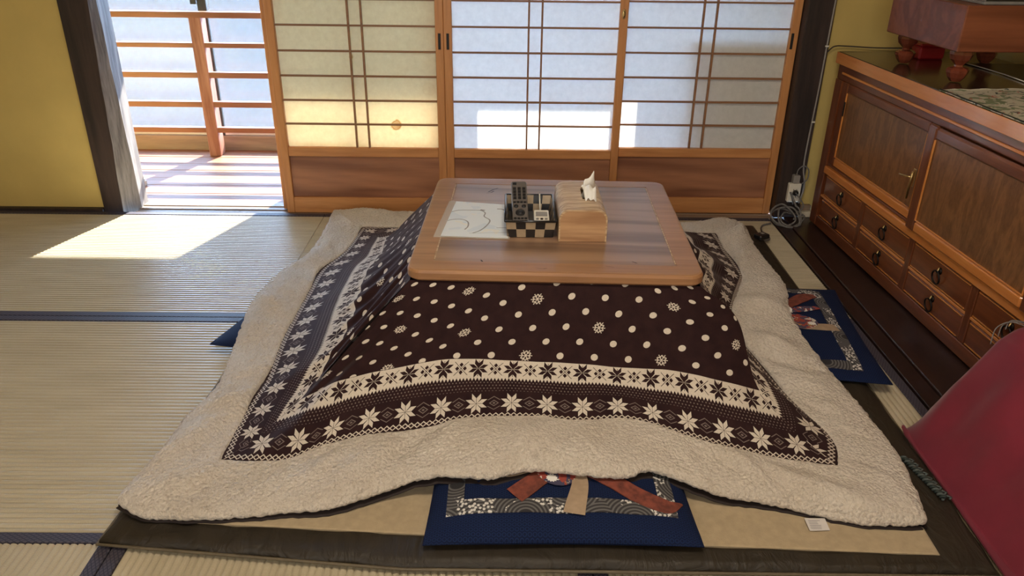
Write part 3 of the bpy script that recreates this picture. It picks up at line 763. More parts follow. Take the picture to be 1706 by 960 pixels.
def npmesh(name, vs, fs, mat, uv=None):
    V_ = np.concatenate(vs).astype(np.float32); F_ = np.concatenate(fs).astype(np.int32)
    me = bpy.data.meshes.new(name); me.vertices.add(len(V_)); me.vertices.foreach_set('co', V_.ravel())
    me.loops.add(F_.size); me.loops.foreach_set('vertex_index', F_.ravel())
    me.polygons.add(len(F_)); me.polygons.foreach_set('loop_start', np.arange(0, F_.size, 4, dtype=np.int32))
    me.polygons.foreach_set('use_smooth', np.ones(len(F_), bool))
    if uv is not None:
        l = me.uv_layers.new(name='UVMap'); U = np.concatenate(uv).astype(np.float32)[F_.ravel()]; l.data.foreach_set('uv', U.ravel())
    me.materials.append(mat); me.update(calc_edges=True); me.validate(); return me
qu = thing('quilt', 'dark brown quilt with snowflakes, star bands and cream fleece border under the table top', 'quilt', (0, 0, 0))
ob('patterned_cover', npmesh('patterned_cover', pv, pf, M['quilt'], puv), qu, label='dark brown print with white dots, snowflakes and star bands')
ob('fleece_border', npmesh('fleece_border', fv, ff, M['boa']), qu, label='thick cream fleece border')
ob('lining', npmesh('lining', lv, lf, M['lining']), qu, label='dark lining peeping out under the fleece')
# care label sewn to the edge
lab = ob('care_label', mesh('care_label', ([(-.022, 0, .006), (.022, 0, .006), (.023, -.030, .001), (-.020, -.032, .001), (-.022, 0, .0068), (.022, 0, .0068), (.023, -.030, .0018), (-.020, -.032, .0018)],
    [(3, 2, 1, 0), (4, 5, 6, 7), (0, 1, 5, 4), (1, 2, 6, 5), (2, 3, 7, 6), (3, 0, 4, 7)]), M['label_white']), qu, (.663, 1.284, .0285), 'white printed care label')
vs, fs = [], []
for i in range(6):
    y = -.006-i*.004; z = .0070+(y/.031)*.005+.0004; x1 = .012-random.uniform(0, .010)
    k = len(vs); vs += [(-.016, y, z), (x1, y, z), (x1, y-.0014, z-.0002), (-.016, y-.0014, z-.0002)]; fs.append((k+3, k+2, k+1, k))
ob('small_print', mesh('small_print', (vs, fs), M['label_ink']), lab)

# ---- mat under the quilt
mt = thing('floor_rug', 'beige padded rug with wide dark brown satin border lying under the quilt', 'rug', (0, 0, 0))
def rug_corner(o):          # outer outline inset by o
    return [(-.835+o, 1.222+o*.9), (-.20, 1.160+o), (.993-o, 1.150+o), (1.004-o, 1.40), (1.014-o, 1.87), (1.03-o, 3.05-o), (-.70+o, 3.02-o), (-.79+o, 1.80)]
def sub(poly, n=12):
    out = []
    for i in range(len(poly)):
        a, b = np.array(poly[i]), np.array(poly[(i+1) % len(poly)])
        for k in range(n): out.append(tuple(a+(b-a)*k/n))
    return out
rings = []
def rug_inner(q): return [(-.690+.15*q, 1.272-.04*q), (-.16, 1.240-.045*q), (.885-.10*q, 1.192-.035*q), (.893-.1*q, 1.40), (.900-.1*q, 1.87), (.90-.1*q, 2.92), (-.58, 2.88), (-.66, 1.80)]
def lerp_poly(a, b, f): return [(p[0]+(q[0]-p[0])*f, p[1]+(q[1]-p[1])*f) for p, q in zip(a, b)]
for o, z in ((.012, .002), (.002, .004), (.0, .009), (.004, .016), (.018, .022), (.045, .024), (.075, .023), (.105, .024), (.135, .0235), (.142, .020)):
    P_ = sub(lerp_poly(rug_corner(0), rug_inner(0), max(0, o)/.142)) if o > .004 and z > .01 else sub(rug_corner(o)); wv = [(x+.0020*math.sin(x*60+y*45), y+.0025*math.sin(x*37)+.0015*math.sin(x*81), z+(.0020*math.sin(x*90+o*150)*(1 if .01 < o < .13 else 0))) for x, y in P_]; rings.append(wv)
n = len(rings[0]); vs = [v for r in rings for v in r]; fs = []
for i in range(len(rings)-1):
    for k in range(n): l = (k+1) % n; fs.append((i*n+k, i*n+l, (i+1)*n+l, (i+1)*n+k))
fs.append(tuple(range(n))[::-1])
ob('satin_border', mesh('satin_border', (vs, fs), M['mat_dark'], True), mt, label='dark brown satin border')
inner = sub(lerp_poly(rug_corner(0), rug_inner(0), .975)); me_ = ringstack([(inner, .012), (inner, .0255), ([(x*.995+.0005, y*.995+.01) for x, y in inner], .0268)])
ob('fleece_field', mesh('fleece_field', me_, M['mat_beige']), mt, label='beige fleece centre')
pp = [(x, y, .0095) for x, y in sub(rug_corner(-.0015))]
ob('piping', mesh('piping', tube(pp, .0035, 6, True), M['mat_pipe'], True), mt, label='olive piping along the edge')

# ---- floor cushions
def pillow_z(x, y, hw, hd, h):
    u, v = min(abs(x)/hw, 1), min(abs(y)/hd, 1)
    return h*(max(0, (1-u**3.2))**.55)*(max(0, (1-v**3.2))**.55)
def cushion(name, label, loc, rz, hw, hd, h, deco=True, group=None, other=False):
    t = thing(name, label, 'cushion', loc, rz, group)
    N = 36; vs, fs = [], []
    def warp(u, v):
        # edges pull in a little between the corners
        x = hw*u*(1-.035*(1-v*v)); y = hd*v*(1-.035*(1-u*u)); return x, y
    for s in (1, 0):
        for j in range(N+1):
            for i in range(N+1):
                u, v = -math.cos(PI*i/N), -math.cos(PI*j/N); x, y = warp(u, v)
                z = pillow_z(u*hw, v*hd, hw, hd, h); wr = .0025*math.sin(x*38+y*21)*math.sin(y*33-x*9)*min(1, z/h*1.5)
                vs.append((x, y, h*.22+z*.78+wr) if s else (x, y, h*.22-min(z, h*.22)*.98))
    M1 = (N+1)*(N+1)
    for j in range(N):
        for i in range(N):
            a = j*(N+1)+i; fs.append((a, a+1, a+N+2, a+N+1)); fs.append((M1+a, M1+a+N+1, M1+a+N+2, M1+a+1))
    ob('cover', mesh('cover', (vs, fs), M['blue'], True), t)
    pts = [warp(u, v) for u, v in [(-1+2*k/20, -1) for k in range(20)]+[(1, -1+2*k/20) for k in range(20)]+[(1-2*k/20, 1) for k in range(20)]+[(-1, 1-2*k/20) for k in range(20)]]
    ob('seam', mesh('seam', tube([(x, y, h*.22) for x, y in pts], .002, 5, True), M['blue'], True), t, label='raised seam')
    def topz(x, y):
        wr = .0025*math.sin(x*38+y*21)*math.sin(y*33-x*9); z = pillow_z(x/(.975), y/(.975), hw, hd, h); return h*.22+z*.78+wr+.0022
    def strip(nm, pts, wds, mat, lift=0., lab=None, n=26):
        P_ = spline(pts, n); W_ = np.interp(np.linspace(0, 1, n), np.linspace(0, 1, len(wds)), wds); vs, fs = [], []; C_ = 5
        for i in range(n):
            d = P_[min(i+1, n-1)]-P_[max(i-1, 0)]; d /= np.linalg.norm(d); nn = np.array([-d[1], d[0]])
            for c in range(C_):
                q = P_[i]+nn*W_[i]*(c/(C_-1)-.5); vs.append((q[0], q[1], topz(q[0], q[1])+lift+.0006))
            for c in range(C_): vs.append((vs[-C_][0], vs[-C_][1], vs[-C_][2]-.002))
        R_ = 2*C_
        for i in range(n-1):
            for c in range(C_-1): a = i*R_+c; fs.append((a, a+R_, a+R_+1, a+1))
            fs.append((i*R_, i*R_+C_, (i+1)*R_+C_, (i+1)*R_)); fs.append((i*R_+C_-1, (i+1)*R_+C_-1, (i+1)*R_+2*C_-1, i*R_+2*C_-1))
        return ob(nm, mesh(nm, (vs, fs), mat, False), t, label=lab)
    if deco:
        a, b, w_ = hw*.79, hd*.72, .036
        for (p0, p1) in (((-a-w_/2, -b), (a+w_/2, -b)), ((a, -b+w_/2), (a, b-w_/2)), ((a+w_/2, b), (-a-w_/2, b)), ((-a, b-w_/2), (-a, -b+w_/2))):
            mid = ((p0[0]+p1[0])/2, (p0[1]+p1[1])/2); strip('frame_band', [p0, mid, p1], [w_, w_], M['ornament'], 0, 'grey whorl and speckle ornament band')
        y0 = -b
        if other:
            strip('ribbon', [(.060, y0+.16), (.12, y0+.105), (.175, y0+.055), (.20, y0+.010)], [.030, .044, .046, .020], M['rust_cloth'], .0014, 'rust red ribbon')
            strip('ribbon', [(.06, y0+.13), (.085, y0+.07), (.105, y0+.022)], [.022, .028, .020], M['floral_patch'], .0020, 'red and white flowered ribbon')
            ring = [(.070+.024*math.cos(q*PI/10), y0+.150+.034*math.sin(q*PI/10)) for q in range(21)]
            strip('ribbon_ring', ring, [.009, .009], M['tissue'], .0030, 'white ring')
            strip('ribbon', [(-.015, y0+.15), (-.035, y0+.075), (-.020, y0-.004)], [.042, .036, .040], M['tan_cloth'], .0014, 'tan ribbon')
        else:
            strip('ribbon', [(.035, y0+.115), (.105, y0+.075), (.17, y0+.028), (a-.002, y0+.006), (a+.035, y0+.022)], [.020, .042, .040, .036, .003], M['rust_cloth'], .0014, 'rust red ribbon')
            strip('ribbon', [(-.015, y0+.125), (-.045, y0+.075), (-.10, y0+.026)], [.044, .046, .048], M['rust_cloth'], .0014, 'rust red ribbon')
            strip('ribbon', [(.022, y0+.13), (.043, y0+.07), (.024, y0-.022)], [.022, .034, .046], M['tan_cloth'], .0024, 'tan ribbon')
            strip('ribbon', [(-.07, y0+.115), (-.115, y0+.098), (-.15, y0+.112)], [.04, .034, .020], M['tan_cloth'], .0014, 'tan ribbon')
        vs, fs = [], []
        # round flowered patch at the knot
        K_ = 22; ctr = (-.004, y0+.112)
        vs.append((ctr[0], ctr[1], topz(*ctr)+.0030))
        for k in range(K_):
            an = 2*PI*k/K_; q = (ctr[0]+.050*math.cos(an), ctr[1]+.062*math.sin(an)); vs.append((*q, topz(*q)+.0028))
            fs.append((0, 1+k, 1+(k+1) % K_))
        ob('flower_patch', mesh('flower_patch', (vs, fs), M['floral_patch']), t, label='flower print patch at the knot')
        fl = (-.018, y0+.072); vs, fs = [(fl[0], fl[1], topz(*fl)+.0042)], []
        for k in range(24):
            an = 2*PI*k/24; r_ = .0135 if k % 2 else .0105; q = (fl[0]+r_*math.cos(an), fl[1]+r_*math.sin(an)); vs.append((*q, topz(*q)+.0038)); fs.append((0, 1+k, 1+(k+1) % 24))
        ob('flower', mesh('flower', (vs, fs), M['tissue']), t, label='white chrysanthemum print')
    return t
cushion('floor_cushion', 'indigo cushion with ribbon design in front, half under the quilt', (.122, 1.482, .0275), .0, .284, .288, .055, group='indigo floor cushions around the table')
cushion('floor_cushion', 'indigo cushion with ribbon design beside the cabinet, right of the quilt', (.795, 2.135, .0275), math.radians(84), .295, .300, .033, True, 'indigo floor cushions around the table', True)
cushion('floor_cushion', 'indigo cushion showing one blue corner left of the quilt', (-.508, 2.215, .0275), math.radians(-14), .293, .300, .040, False, 'indigo floor cushions around the table')

# ================================================================== THINGS ON THE TABLE
ZT = .3805
ms = thing('map_sheet', 'pale map sheet in a clear sleeve, left of the checked basket', 'map', (-.083, 2.137, ZT), 0)
cs = [(-.118, -.138), (.092, -.150), (.100, .128), (-.093, .156)]
ob('sleeve', mesh('sleeve', prism(cs, .0, .0008), M['sleeve']), ms, label='clear plastic sleeve')
pg = [(-.098, -.132), (.088, -.144), (.094, .122), (-.072, .150)]
ob('page', mesh('page', prism(pg, .0010, .0016), M['map_paper']), ms, label='pale blue and white page')
def ribbon(pts, w, z, n=40):
    P_ = spline(pts, n); vs, fs = [], []
    for i in range(n):
        d = P_[min(i+1, n-1)]-P_[max(i-1, 0)]; d /= np.linalg.norm(d)+1e-9; nn = np.array([-d[1], d[0]])*w/2
        vs += [(P_[i][0]-nn[0], P_[i][1]-nn[1], z), (P_[i][0]+nn[0], P_[i][1]+nn[1], z)]
        if i: fs.append((2*i-2, 2*i-1, 2*i+1, 2*i))
    return vs, fs
for pts, w_ in (([(-.082, .055), (-.06, .07), (-.03, .072), (.005, .070), (.02, .05), (.018, .02), (.035, -.01), (.028, -.05), (.010, -.09), (-.01, -.11)], .004),
                ([(-.092, -.02), (-.07, -.006), (-.045, -.006), (-.028, -.025), (-.026, -.06), (-.034, -.085)], .004),
                ([(.055, .085), (.07, .082), (.085, .065)], .006), ([(-.02, -.112), (.03, -.108), (.086, -.104)], .0015), ([(.005, .076), (.018, .070)], .009),
                ([(.055, -.07), (.086, -.068)], .003)):
    ob('printed_line', mesh('printed_line', ribbon(pts, w_, .0019), M['bronze_line']), ms)

# basket
bk = thing('remote_basket', 'small black and tan checked basket between the map and tissue box', 'basket', (.0665, 2.105, ZT), 0)
bw_, bd_, bh_, fl_ = .062, .100, .050, .006
def wallquad(x0, y0, x1, y1, nx, ny, th=.003):
    """one flared woven wall split into squares: returns black and tan boxes"""
    blk, tan = [], []
    for i in range(nx):
        for j in range(ny):
            q = []
            for (a, c) in ((i, j), (i+1, j), (i+1, j+1), (i, j+1)):
                u, v = a/nx, c/ny; x = x0+(x1-x0)*u; y = y0+(y1-y0)*u; f = 1+fl_*v/.06; q.append((x*f, y*f, v*bh_))
            nrm = Vector((y1-y0, x0-x1, 0)).normalized()*((.0008 if (i+j) % 2 else .0))
            vs = [tuple(Vector(p)+nrm) for p in q]+[tuple(Vector(p)-Vector((y1-y0, x0-x1, 0)).normalized()*th) for p in q]
            f_ = [(0, 1, 2, 3), (7, 6, 5, 4), (0, 4, 5, 1), (1, 5, 6, 2), (2, 6, 7, 3), (3, 7, 4, 0)]
            (tan if (i+j) % 2 else blk).append((vs, f_))
    return blk, tan
for (x0, y0, x1, y1, nx) in ((-bw_, -bd_, bw_, -bd_, 5), (bw_, -bd_, bw_, bd_, 8), (bw_, bd_, -bw_, bd_, 5), (-bw_, bd_, -bw_, -bd_, 8)):
    blk, tan = wallquad(x0, y0, x1, y1, nx, 2)
    for q in blk: ob('woven_square', mesh('woven_square', q, M['tray_black']), bk, label='black woven square')
    for q in tan: ob('woven_square', mesh('woven_square', q, M['tray_tan']), bk, label='tan woven square')
bxo('base', (-bw_, bw_, -bd_, bd_, .0, .003), M['tray_black'], bk, 0)
rp = [(sx*bw_*1.115, sy*bd_*1.105, bh_) for sx, sy in ((-1, -1), (1, -1), (1, 1), (-1, 1))]
rim = join(*[tube([rp[i], rp[(i+1) % 4]], .0034, 6) for i in range(4)])
ob('rim', mesh('rim', rim, M['tray_black'], True), bk, label='black rim')
# remote control leaning in the basket
rc = thing('remote_control', 'dark grey remote control leaning upright in the checked basket', 'remote control', (.0405, 2.040, ZT+.0065), 0, 'remote controls in the basket')
rc.rotation_euler = (math.radians(26), 0, math.radians(2))
def rbox(hx, y0, y1, z0, z1, r=.006): # rounded slab
    pl = [(x, y+(y0+y1)/2) for x, y in [(px_*1.0, py_) for px_, py_ in []]]
    out = []
    for cx, cy, a0 in ((hx-r, y1-r, 0), (-hx+r, y1-r, 90), (-hx+r, y0+r, 180), (hx-r, y0+r, 270)):
        for k in range(5): a = math.radians(a0+22.5*k); out.append((cx+r*math.cos(a), cy+r*math.sin(a)))
    sh = [(x*.94, (y-(y0+y1)/2)*.985+(y0+y1)/2) for x, y in out]
    return ringstack([(sh, z0), (out, z0+.003), (out, z1-.003), (sh, z1)])
ob('shell', mesh('shell', rbox(.0225, 0, .178, 0, .016), M['remote_body']), rc)
for r_ in range(4):
    for c_ in range(3):
        x = -.0135+c_*.0135; y = .147-r_*.0125; ob('key', mesh('key', rbox(.0046, y-.0042, y+.0042, .0155, .0178, .0015), M['dark_key']), rc).location = (x, 0, 0)
for c_ in range(4): ob('key', mesh('key', rbox(.0038, .090, .0945, .0155, .0175, .001), M['dark_key']), rc).location = (-.0148+c_*.0099, 0, 0)
ob('key', mesh('key', rbox(.0055, .163, .170, .0155, .0175, .002), M['dark_key']), rc).location = (-.0125, 0, 0)
for c_ in (-1, 1): ob('key', mesh('key', lathe([(.0, .0155), (.0065, .0155), (.006, .0180), (.0, .0182)], 14, (c_*.011, .077, 0)), M['dark_key'], True), rc)
ob('round_pad', mesh('round_pad', lathe([(.012, .0155), (.0135, .0155), (.013, .0176), (.009, .0178), (.0088, .0168), (.006, .0168), (.0058, .0180), (.0, .0182)], 22, (0, .052, 0)), M['dark_key'], True), rc)
for r_ in range(2):
    for c_ in range(4): ob('key', mesh('key', rbox(.0038, .027-r_*.010, .0315-r_*.010, .0155, .0175, .001), M['dark_key']), rc).location = (-.0148+c_*.0099, 0, 0)
# smaller white air-conditioner remote
wr = thing('remote_control', 'small white remote control lying low in the right half of the basket', 'remote control', (.0985, 2.013, ZT+.0255), 0, 'remote controls in the basket')
wr.rotation_euler = (math.radians(6), 0, 0)
ob('shell', mesh('shell', rbox(.0215, 0, .085, 0, .012, .004), M['white_plastic']), wr)
ob('display', mesh('display', rbox(.016, .045, .067, .0118, .0126, .001), M['grey_plastic']), wr)
for x in (-.012, .0, .012): ob('key', mesh('key', rbox(.0038, .024, .0295, .0118, .0134, .0015), M['grey_plastic'] if x else M['dark_mark']), wr).location = (x, 0, 0)
bxo('small_print', (-.008, .008, .012, .0145, .0121, .0126), M['grey_plastic'], wr, 0)
pc = thing('pen', 'thin pale pen standing against the back of the basket', 'pen', (.099, 2.150, ZT+.0045), 0)
ob('barrel', mesh('barrel', tube([(0, 0, 0.001), (-.002, .040, .058)], .0022, 8), M['white_plastic'], True), pc)
ob('tip', mesh('tip', tube([(-.002, .040, .058), (-.0022, .0425, .062)], [.0022, .0008], 8), M['grey_plastic'], True), pc)

# tissue box
tb = thing('tissue_box', 'bent wood tissue box with a white tissue, right of the basket', 'tissue box', (.2075, 2.097, ZT), 0)
hw_, hd_, hh_ = .0655, .122, .092
arc = [(-hw_, 0)]+[(-hw_+.028*(1-math.cos(a)), hh_-.028+.028*math.sin(a)) for a in np.linspace(0, PI/2, 8)]+[(hw_-.028*(1-math.cos(a)), hh_-.028+.028*math.sin(a)) for a in np.linspace(PI/2, 0, 8)]+[(hw_, 0)]
ia = [(x*(hw_-.004)/hw_, z-.004 if z > .01 else z) for x, z in arc]
# bent cover with a slot: strip along the arc, hole left between y -.0.. in the flat top
vs, fs = [], []; ys = [-hd_, -.035, .062, hd_]; na = len(arc)
for y in ys:
    vs += [(x, y, z) for x, z in arc]
for y in ys:
    vs += [(x, y, z) for x, z in ia]
NA = na*len(ys)
for j in range(3):
    for i in range(na-1):
        if j == 1 and i == 8: 
            # slot in the middle of the flat top, narrowed by side strips below
            continue
        a = j*na+i; fs.append((a, a+na, a+na+1, a+1)); fs.append((NA+a, NA+a+1, NA+a+na+1, NA+a+na))
for (j) in (0, 3):
    for i in range(na-1):
        a = j*na+i; q = (a, a+1, NA+a+1, NA+a); fs.append(q if j == 0 else q[::-1])
k = len(vs); xl = hw_-.028
for (x0, x1) in ((-xl, .004), (.034, xl)):
    v, f = box(x0, x1, -.035, .062, hh_-.004, hh_, 0); k = len(vs); vs += v; fs += [tuple(i+k for i in q) for q in f]
ob('bent_cover', mesh('bent_cover', (vs, fs), M['tissue_top']), tb, label='bent pale grained cover')
endp = lambda y0, y1: ([(x, y0, z) for x, z in ia]+[(x, y1, z) for x, z in ia], [tuple(range(na)), tuple(range(na, 2*na))[::-1]]+[(i, i+na, (i+1) % na+na, (i+1) % na) for i in range(na)])
ob('end_board', mesh('end_board', endp(-hd_+.0005, -hd_+.006), M['tissue_side']), tb, label='flat end board')
ob('end_board', mesh('end_board', endp(hd_-.006, hd_-.0005), M['tissue_side']), tb, label='flat end board')
bxo('base', (-hw_+.0045, hw_-.0045, -hd_+.0065, hd_-.0065, .0, .004), M['tissue_side'], tb, 0)
def sheetmesh(f, n=16, m_=16):
    vs, fs = [], []
    for j in range(m_):
        for i in range(n):
            vs.append(f(i/(n-1), j/(m_-1)))
            if i and j: a = j*n+i; fs.append((a-n-1, a-n, a, a-1))
    return vs, fs
def tis(u, v):               # crumpled upright sail rising out of the slot
    s = u-.5
    return (.017+.012*v+s*.050*(1-.2*v)+.006*math.sin(u*8+v*3)*v, .015+s*.075*(1-.45*v)+.022*v*v, .082+.066*v*(1-.45*abs(s-.12)*2)+.004*math.sin(u*17+v*4)*v)
ts_ = ob('tissue', mesh('tissue', sheetmesh(tis), M['tissue'], True), tb, label='crumpled white tissue')
def tif(u, v):               # flap falling forward over the cover
    s = u-.5
    return (.020+s*(.040-.010*v)+.006*v, -.002-.050*v+.006*math.sin(u*6), .122-.024*v*v-.010*abs(s)+.004*math.sin(u*13+v*5))
ob('tissue_fold', mesh('tissue_fold', sheetmesh(tif, 12, 10), M['tissue'], True), ts_)

# ================================================================== CABINET
CR = .0441
cb = thing('cabinet', 'long low red-brown lacquered cabinet with two doors over small ring-pull drawers', 'cabinet', (1.340, 2.0, .012), CR)
# local: x into the wall, y along the front (positive away from the camera), front face at x = 0
Y1, Y0, ZC = 1.125, -.72, .700
def cbx(name, b, mat, parent=None, bev=.002, label=None): return bxo(name, b, M[mat], parent or cb, bev, label)
cbx('carcass', (.020, .50, Y0+.01, Y1-.003, .006, ZC-.0445), 'cab_z', label='dark red-brown carcass')
cbx('top_board', (-.008, .535, Y0, Y1+.004, ZC-.044, ZC), 'cab_top', bev=.003, label='near-black top board')
cbx('top_edge', (-.0120, -.0085, Y0, Y1+.004, ZC-.043, ZC-.001), 'cab_edge', bev=.001, label='orange-brown front edge, highlight put in its colour')
cbx('upper_rail', (.002, .019, Y0+.01, Y1-.003, .600, .655), 'cab', label='upper rail')
cbx('rail_moulding', (-.004, .0015, Y0+.01, Y1-.05, .622, .631), 'cab_edge', bev=.002)
cbx('end_stile', (-.002, .019, Y1-.060, Y1-.003, .006, .599), 'cab_z', label='end stile')
cbx('ledge', (-.008, .019, Y0+.01, Y1-.061, .232, .262), 'cab_edge', bev=.004, label='door ledge')
cbx('ledge_shadow_rail', (.004, .019, Y0+.01, Y1-.061, .2625, .272), 'cab')
cbx('bottom_rail', (-.002, .019, Y0+.01, Y1-.061, .006, .050), 'cab', label='bottom rail')
cbx('drawer_rail', (.000, .019, Y0+.01, Y1-.061, .131, .141), 'cab_edge', label='rail between the drawer rows')
def cdoor(y0, y1, z0, z1, xo, nm='sliding_door', top='cab'):
    d = cbx(nm, (xo+.006, xo+.012, y0+.045, y1-.045, z0+.03, z1-.03), 'cab_panel', label='door with figured brown panel')
    ox, oy, oz = xo+.009, (y0+y1)/2, z0+.03
    def r(b, m_, bev=.003, nm2='door_rail'): return bxo(nm2, (b[0]-ox, b[1]-ox, b[2]-oy, b[3]-oy, b[4]-oz, b[5]-oz), M[m_], d, bev)
    r((xo, xo+.017, y0, y0+.045, z0, z1), 'cab_z', .004, 'door_stile'); r((xo, xo+.017, y1-.045, y1, z0, z1), 'cab_z', .004, 'door_stile')
    r((xo, xo+.017, y0+.0455, y1-.0455, z0, z0+.036), 'cab_edge', .006); r((xo, xo+.017, y0+.0455, y1-.0455, z1-.036, z1), top, .006)
    for (a, b_) in (((y0+.046, y0+.050), (z0+.037, z1-.037)), ((y1-.050, y1-.046), (z0+.037, z1-.037))):
        r((xo-.001, xo+.005, a[0], a[1], b_[0], b_[1]), 'cab_edge', .001, 'bead')
    r((xo-.001, xo+.005, y0+.051, y1-.051, z0+.037, z0+.041), 'cab_edge', .001, 'bead')
    return d, (ox, oy, oz)
dA, oA = cdoor(.375, 1.062, .2725, .599, .002)
dB, oB = cdoor(-.245, .392, .2630, .600, -.019)
dC, oC = cdoor(-.70, -.228, .2725, .599, .002)
cbx('keyhole_slot', (-.001, .0015, 1.005, 1.017, .475, .530), 'black', label='dark finger slot')
# handle on the far door
h_ = ob('handle', mesh('handle', join(tube([(0, 0, .0), (-.012, 0, .001), (-.020, .004, .002), (-.022, .045, -.004), (-.021, .052, -.004)], [.004, .004, .0035, .003, .003], 8),
      tube([(-.008, 0, .020), (-.010, -.002, .0), (-.011, -.002, -.070)], [.003, .0045, .0035], 8)), M['brass'], True), cb, (-.019, .405, .425), 'aged brass key and handle')
bxo('escutcheon', (-.0035, .0, -.009, .009, -.03, .028), M['brass'], h_, .002)
# drawers with ring pulls
ringm = None
yb = [1.060, .713, .358, .003, -.352, -.700]
for k in range(5):
    if k < 4: cbx('drawer_divider', (-.001, .019, yb[k+1]-.014, yb[k+1]+.014, .0505, .2315), 'cab_z')
    for (z0, z1) in ((.1415, .2310), (.0505, .1305)):
        yc = (yb[k]+yb[k+1])/2; hy = (yb[k]-yb[k+1])/2-.0165
        d = cbx('drawer', (.001, .018, yc-hy, yc+hy, z0+.0015, z1-.0015), 'cab', bev=.003, label='small drawer front')
        hz = (z1-z0)/2
        fr = join(box(-.0115, -.0088, -hy+.006, hy-.006, .004, .0065, .0), box(-.0115, -.0088, -hy+.006, hy-.006, 2*hz-.0095, 2*hz-.007, .0))
        ob('bead', mesh('bead', fr, M['cab_edge']), d)
        pl = ob('ring_pull', mesh('ring_pull', lathe([(.0, 0), (.012, 0), (.010, .003), (.005, .006), (.0, .0065)], 12), M['iron'], True), d, (-.0088, 0, hz+.010), 'black iron ring pull')
        pl.rotation_euler = (0, -PI/2, 0)
        # ring in the pull's own space (its z points out of the drawer, its -x points down)
        rg = ob('ring', mesh('ring', tube([(-.021+.021*math.cos(a), .020*math.sin(a), .0085+.003*math.cos(a)) for a in [2*PI*q/24 for q in range(24)]], .0028, 7, True), M['iron'], True), pl)
        ob('hasp', mesh('hasp', tube([(.012, 0, .004), (.0, 0, .008), (-.006, 0, .010)], .0025, 6), M['brass'], True), pl)

def cw(x, y): # cabinet local to world
    c_, s_ = math.cos(CR), math.sin(CR); return 1.340+x*c_-y*s_, 2.0+x*s_+y*c_
ZTOP = .012+ZC
# ---- go board on legs
gb = thing('go_board', 'thick red-brown wooden board block on four turned legs on the cabinet', 'board', (1.575, 2.715, ZTOP+.0030), .05)
bxo('block', (-.205, .205, -.225, .225, .098, .235), M['goban'], gb, .003)
for sx in (-1, 1):
    for sy in (-1, 1):
        prof = [(.0, 0), (.016, .0), (.026, .012), (.033, .028), (.034, .036), (.028, .042), (.014, .046), (.013, .051), (.018, .056), (.030, .068), (.035, .084), (.034, .0975), (.0, .0977)]
        ob('leg', mesh('leg', lathe(prof, 8, (sx*.150, sy*.165, 0)), M['goban_leg']), gb, label='faceted bulbous leg')
tr_ = thing('shallow_tray', 'grey and dark flat tray lying on top of the board block', 'tray', (1.60, 2.62, ZTOP+.2385), .05)
bxo('tray_base', (-.17, .16, -.115, .12, .0, .010), M['grey_card'], tr_, .002)
bxo('tray_wall', (-.17, -.165, -.115, .12, .0105, .030), M['grey_card'], tr_, .001); bxo('tray_wall', (-.1645, .16, -.115, -.110, .0105, .030), M['black_plastic'], tr_, .001)
rd = thing('small_case', 'red case on the cabinet behind the front leg of the board block', 'case', (1.555, 2.985, ZTOP+.0005), .1)
bxo('body', (-.05, .05, -.03, .03, .0, .045), M['red_plastic'], rd, .006); bxo('lid', (-.051, .051, -.031, .031, .0455, .056), M['red_plastic'], rd, .004)
fr_ = thing('table_runner', 'pale floral printed cloth at the near end of the cabinet top', 'cloth', (0, 0, ZTOP+.0005))
rv, rf = [], []; nx_, ny_ = 20, 34
for j in range(ny_+1):
    for i in range(nx_+1):
        lx = -.008+.34*i/nx_; ly = .405-1.02*j/ny_+(.02*i/nx_); x, y = cw(lx, ly); rv.append((x, y, .002+.0015*math.sin(x*70)*math.sin(y*45)+.0015))
        if i and j: a = j*(nx_+1)+i; rf.append((a-nx_-2, a-nx_-1, a, a-1))
n0 = len(rv); rv += [(x, y, .0002) for x, y, z in rv]; rf += [tuple(n0+i for i in q[::-1]) for q in rf]
W_ = nx_+1
bd = [(0*W_+i, 0*W_+i+1) for i in range(nx_)]+[(j*W_+nx_, (j+1)*W_+nx_) for j in range(ny_)]+[(ny_*W_+i+1, ny_*W_+i) for i in range(nx_)][::-1]+[((j+1)*W_, j*W_) for j in range(ny_)]
rf += [(a, b, b+n0, a+n0) for a, b in bd]
ob('cloth', mesh('cloth', (rv, rf), M['floral'], True), fr_); ob('hem', mesh('hem', tube([(*cw(-.006, .403-1.0*q/12), .004) for q in range(13)], .0022, 6), M['green_cord'], True), fr_, label='dark hem')
sh = thing('plastic_sheet', 'dark folder with a white edge lying on the cabinet under the board block', 'folder', (1.80, 2.66, ZTOP+.0005), 0)
ob('folder', mesh('folder', prism([(-.165, .235), (-.130, .06), (-.14, -.13), (.10, -.16), (.13, .20)], .0003, .0022), M['black_plastic']), sh)
ob('white_edge', mesh('white_edge', tube([(-.165, .235, .0036), (-.148, .12, .0036), (-.140, .0, .0036), (-.145, -.13, .0036)], .0018, 6), M['white_plastic'], True), sh)

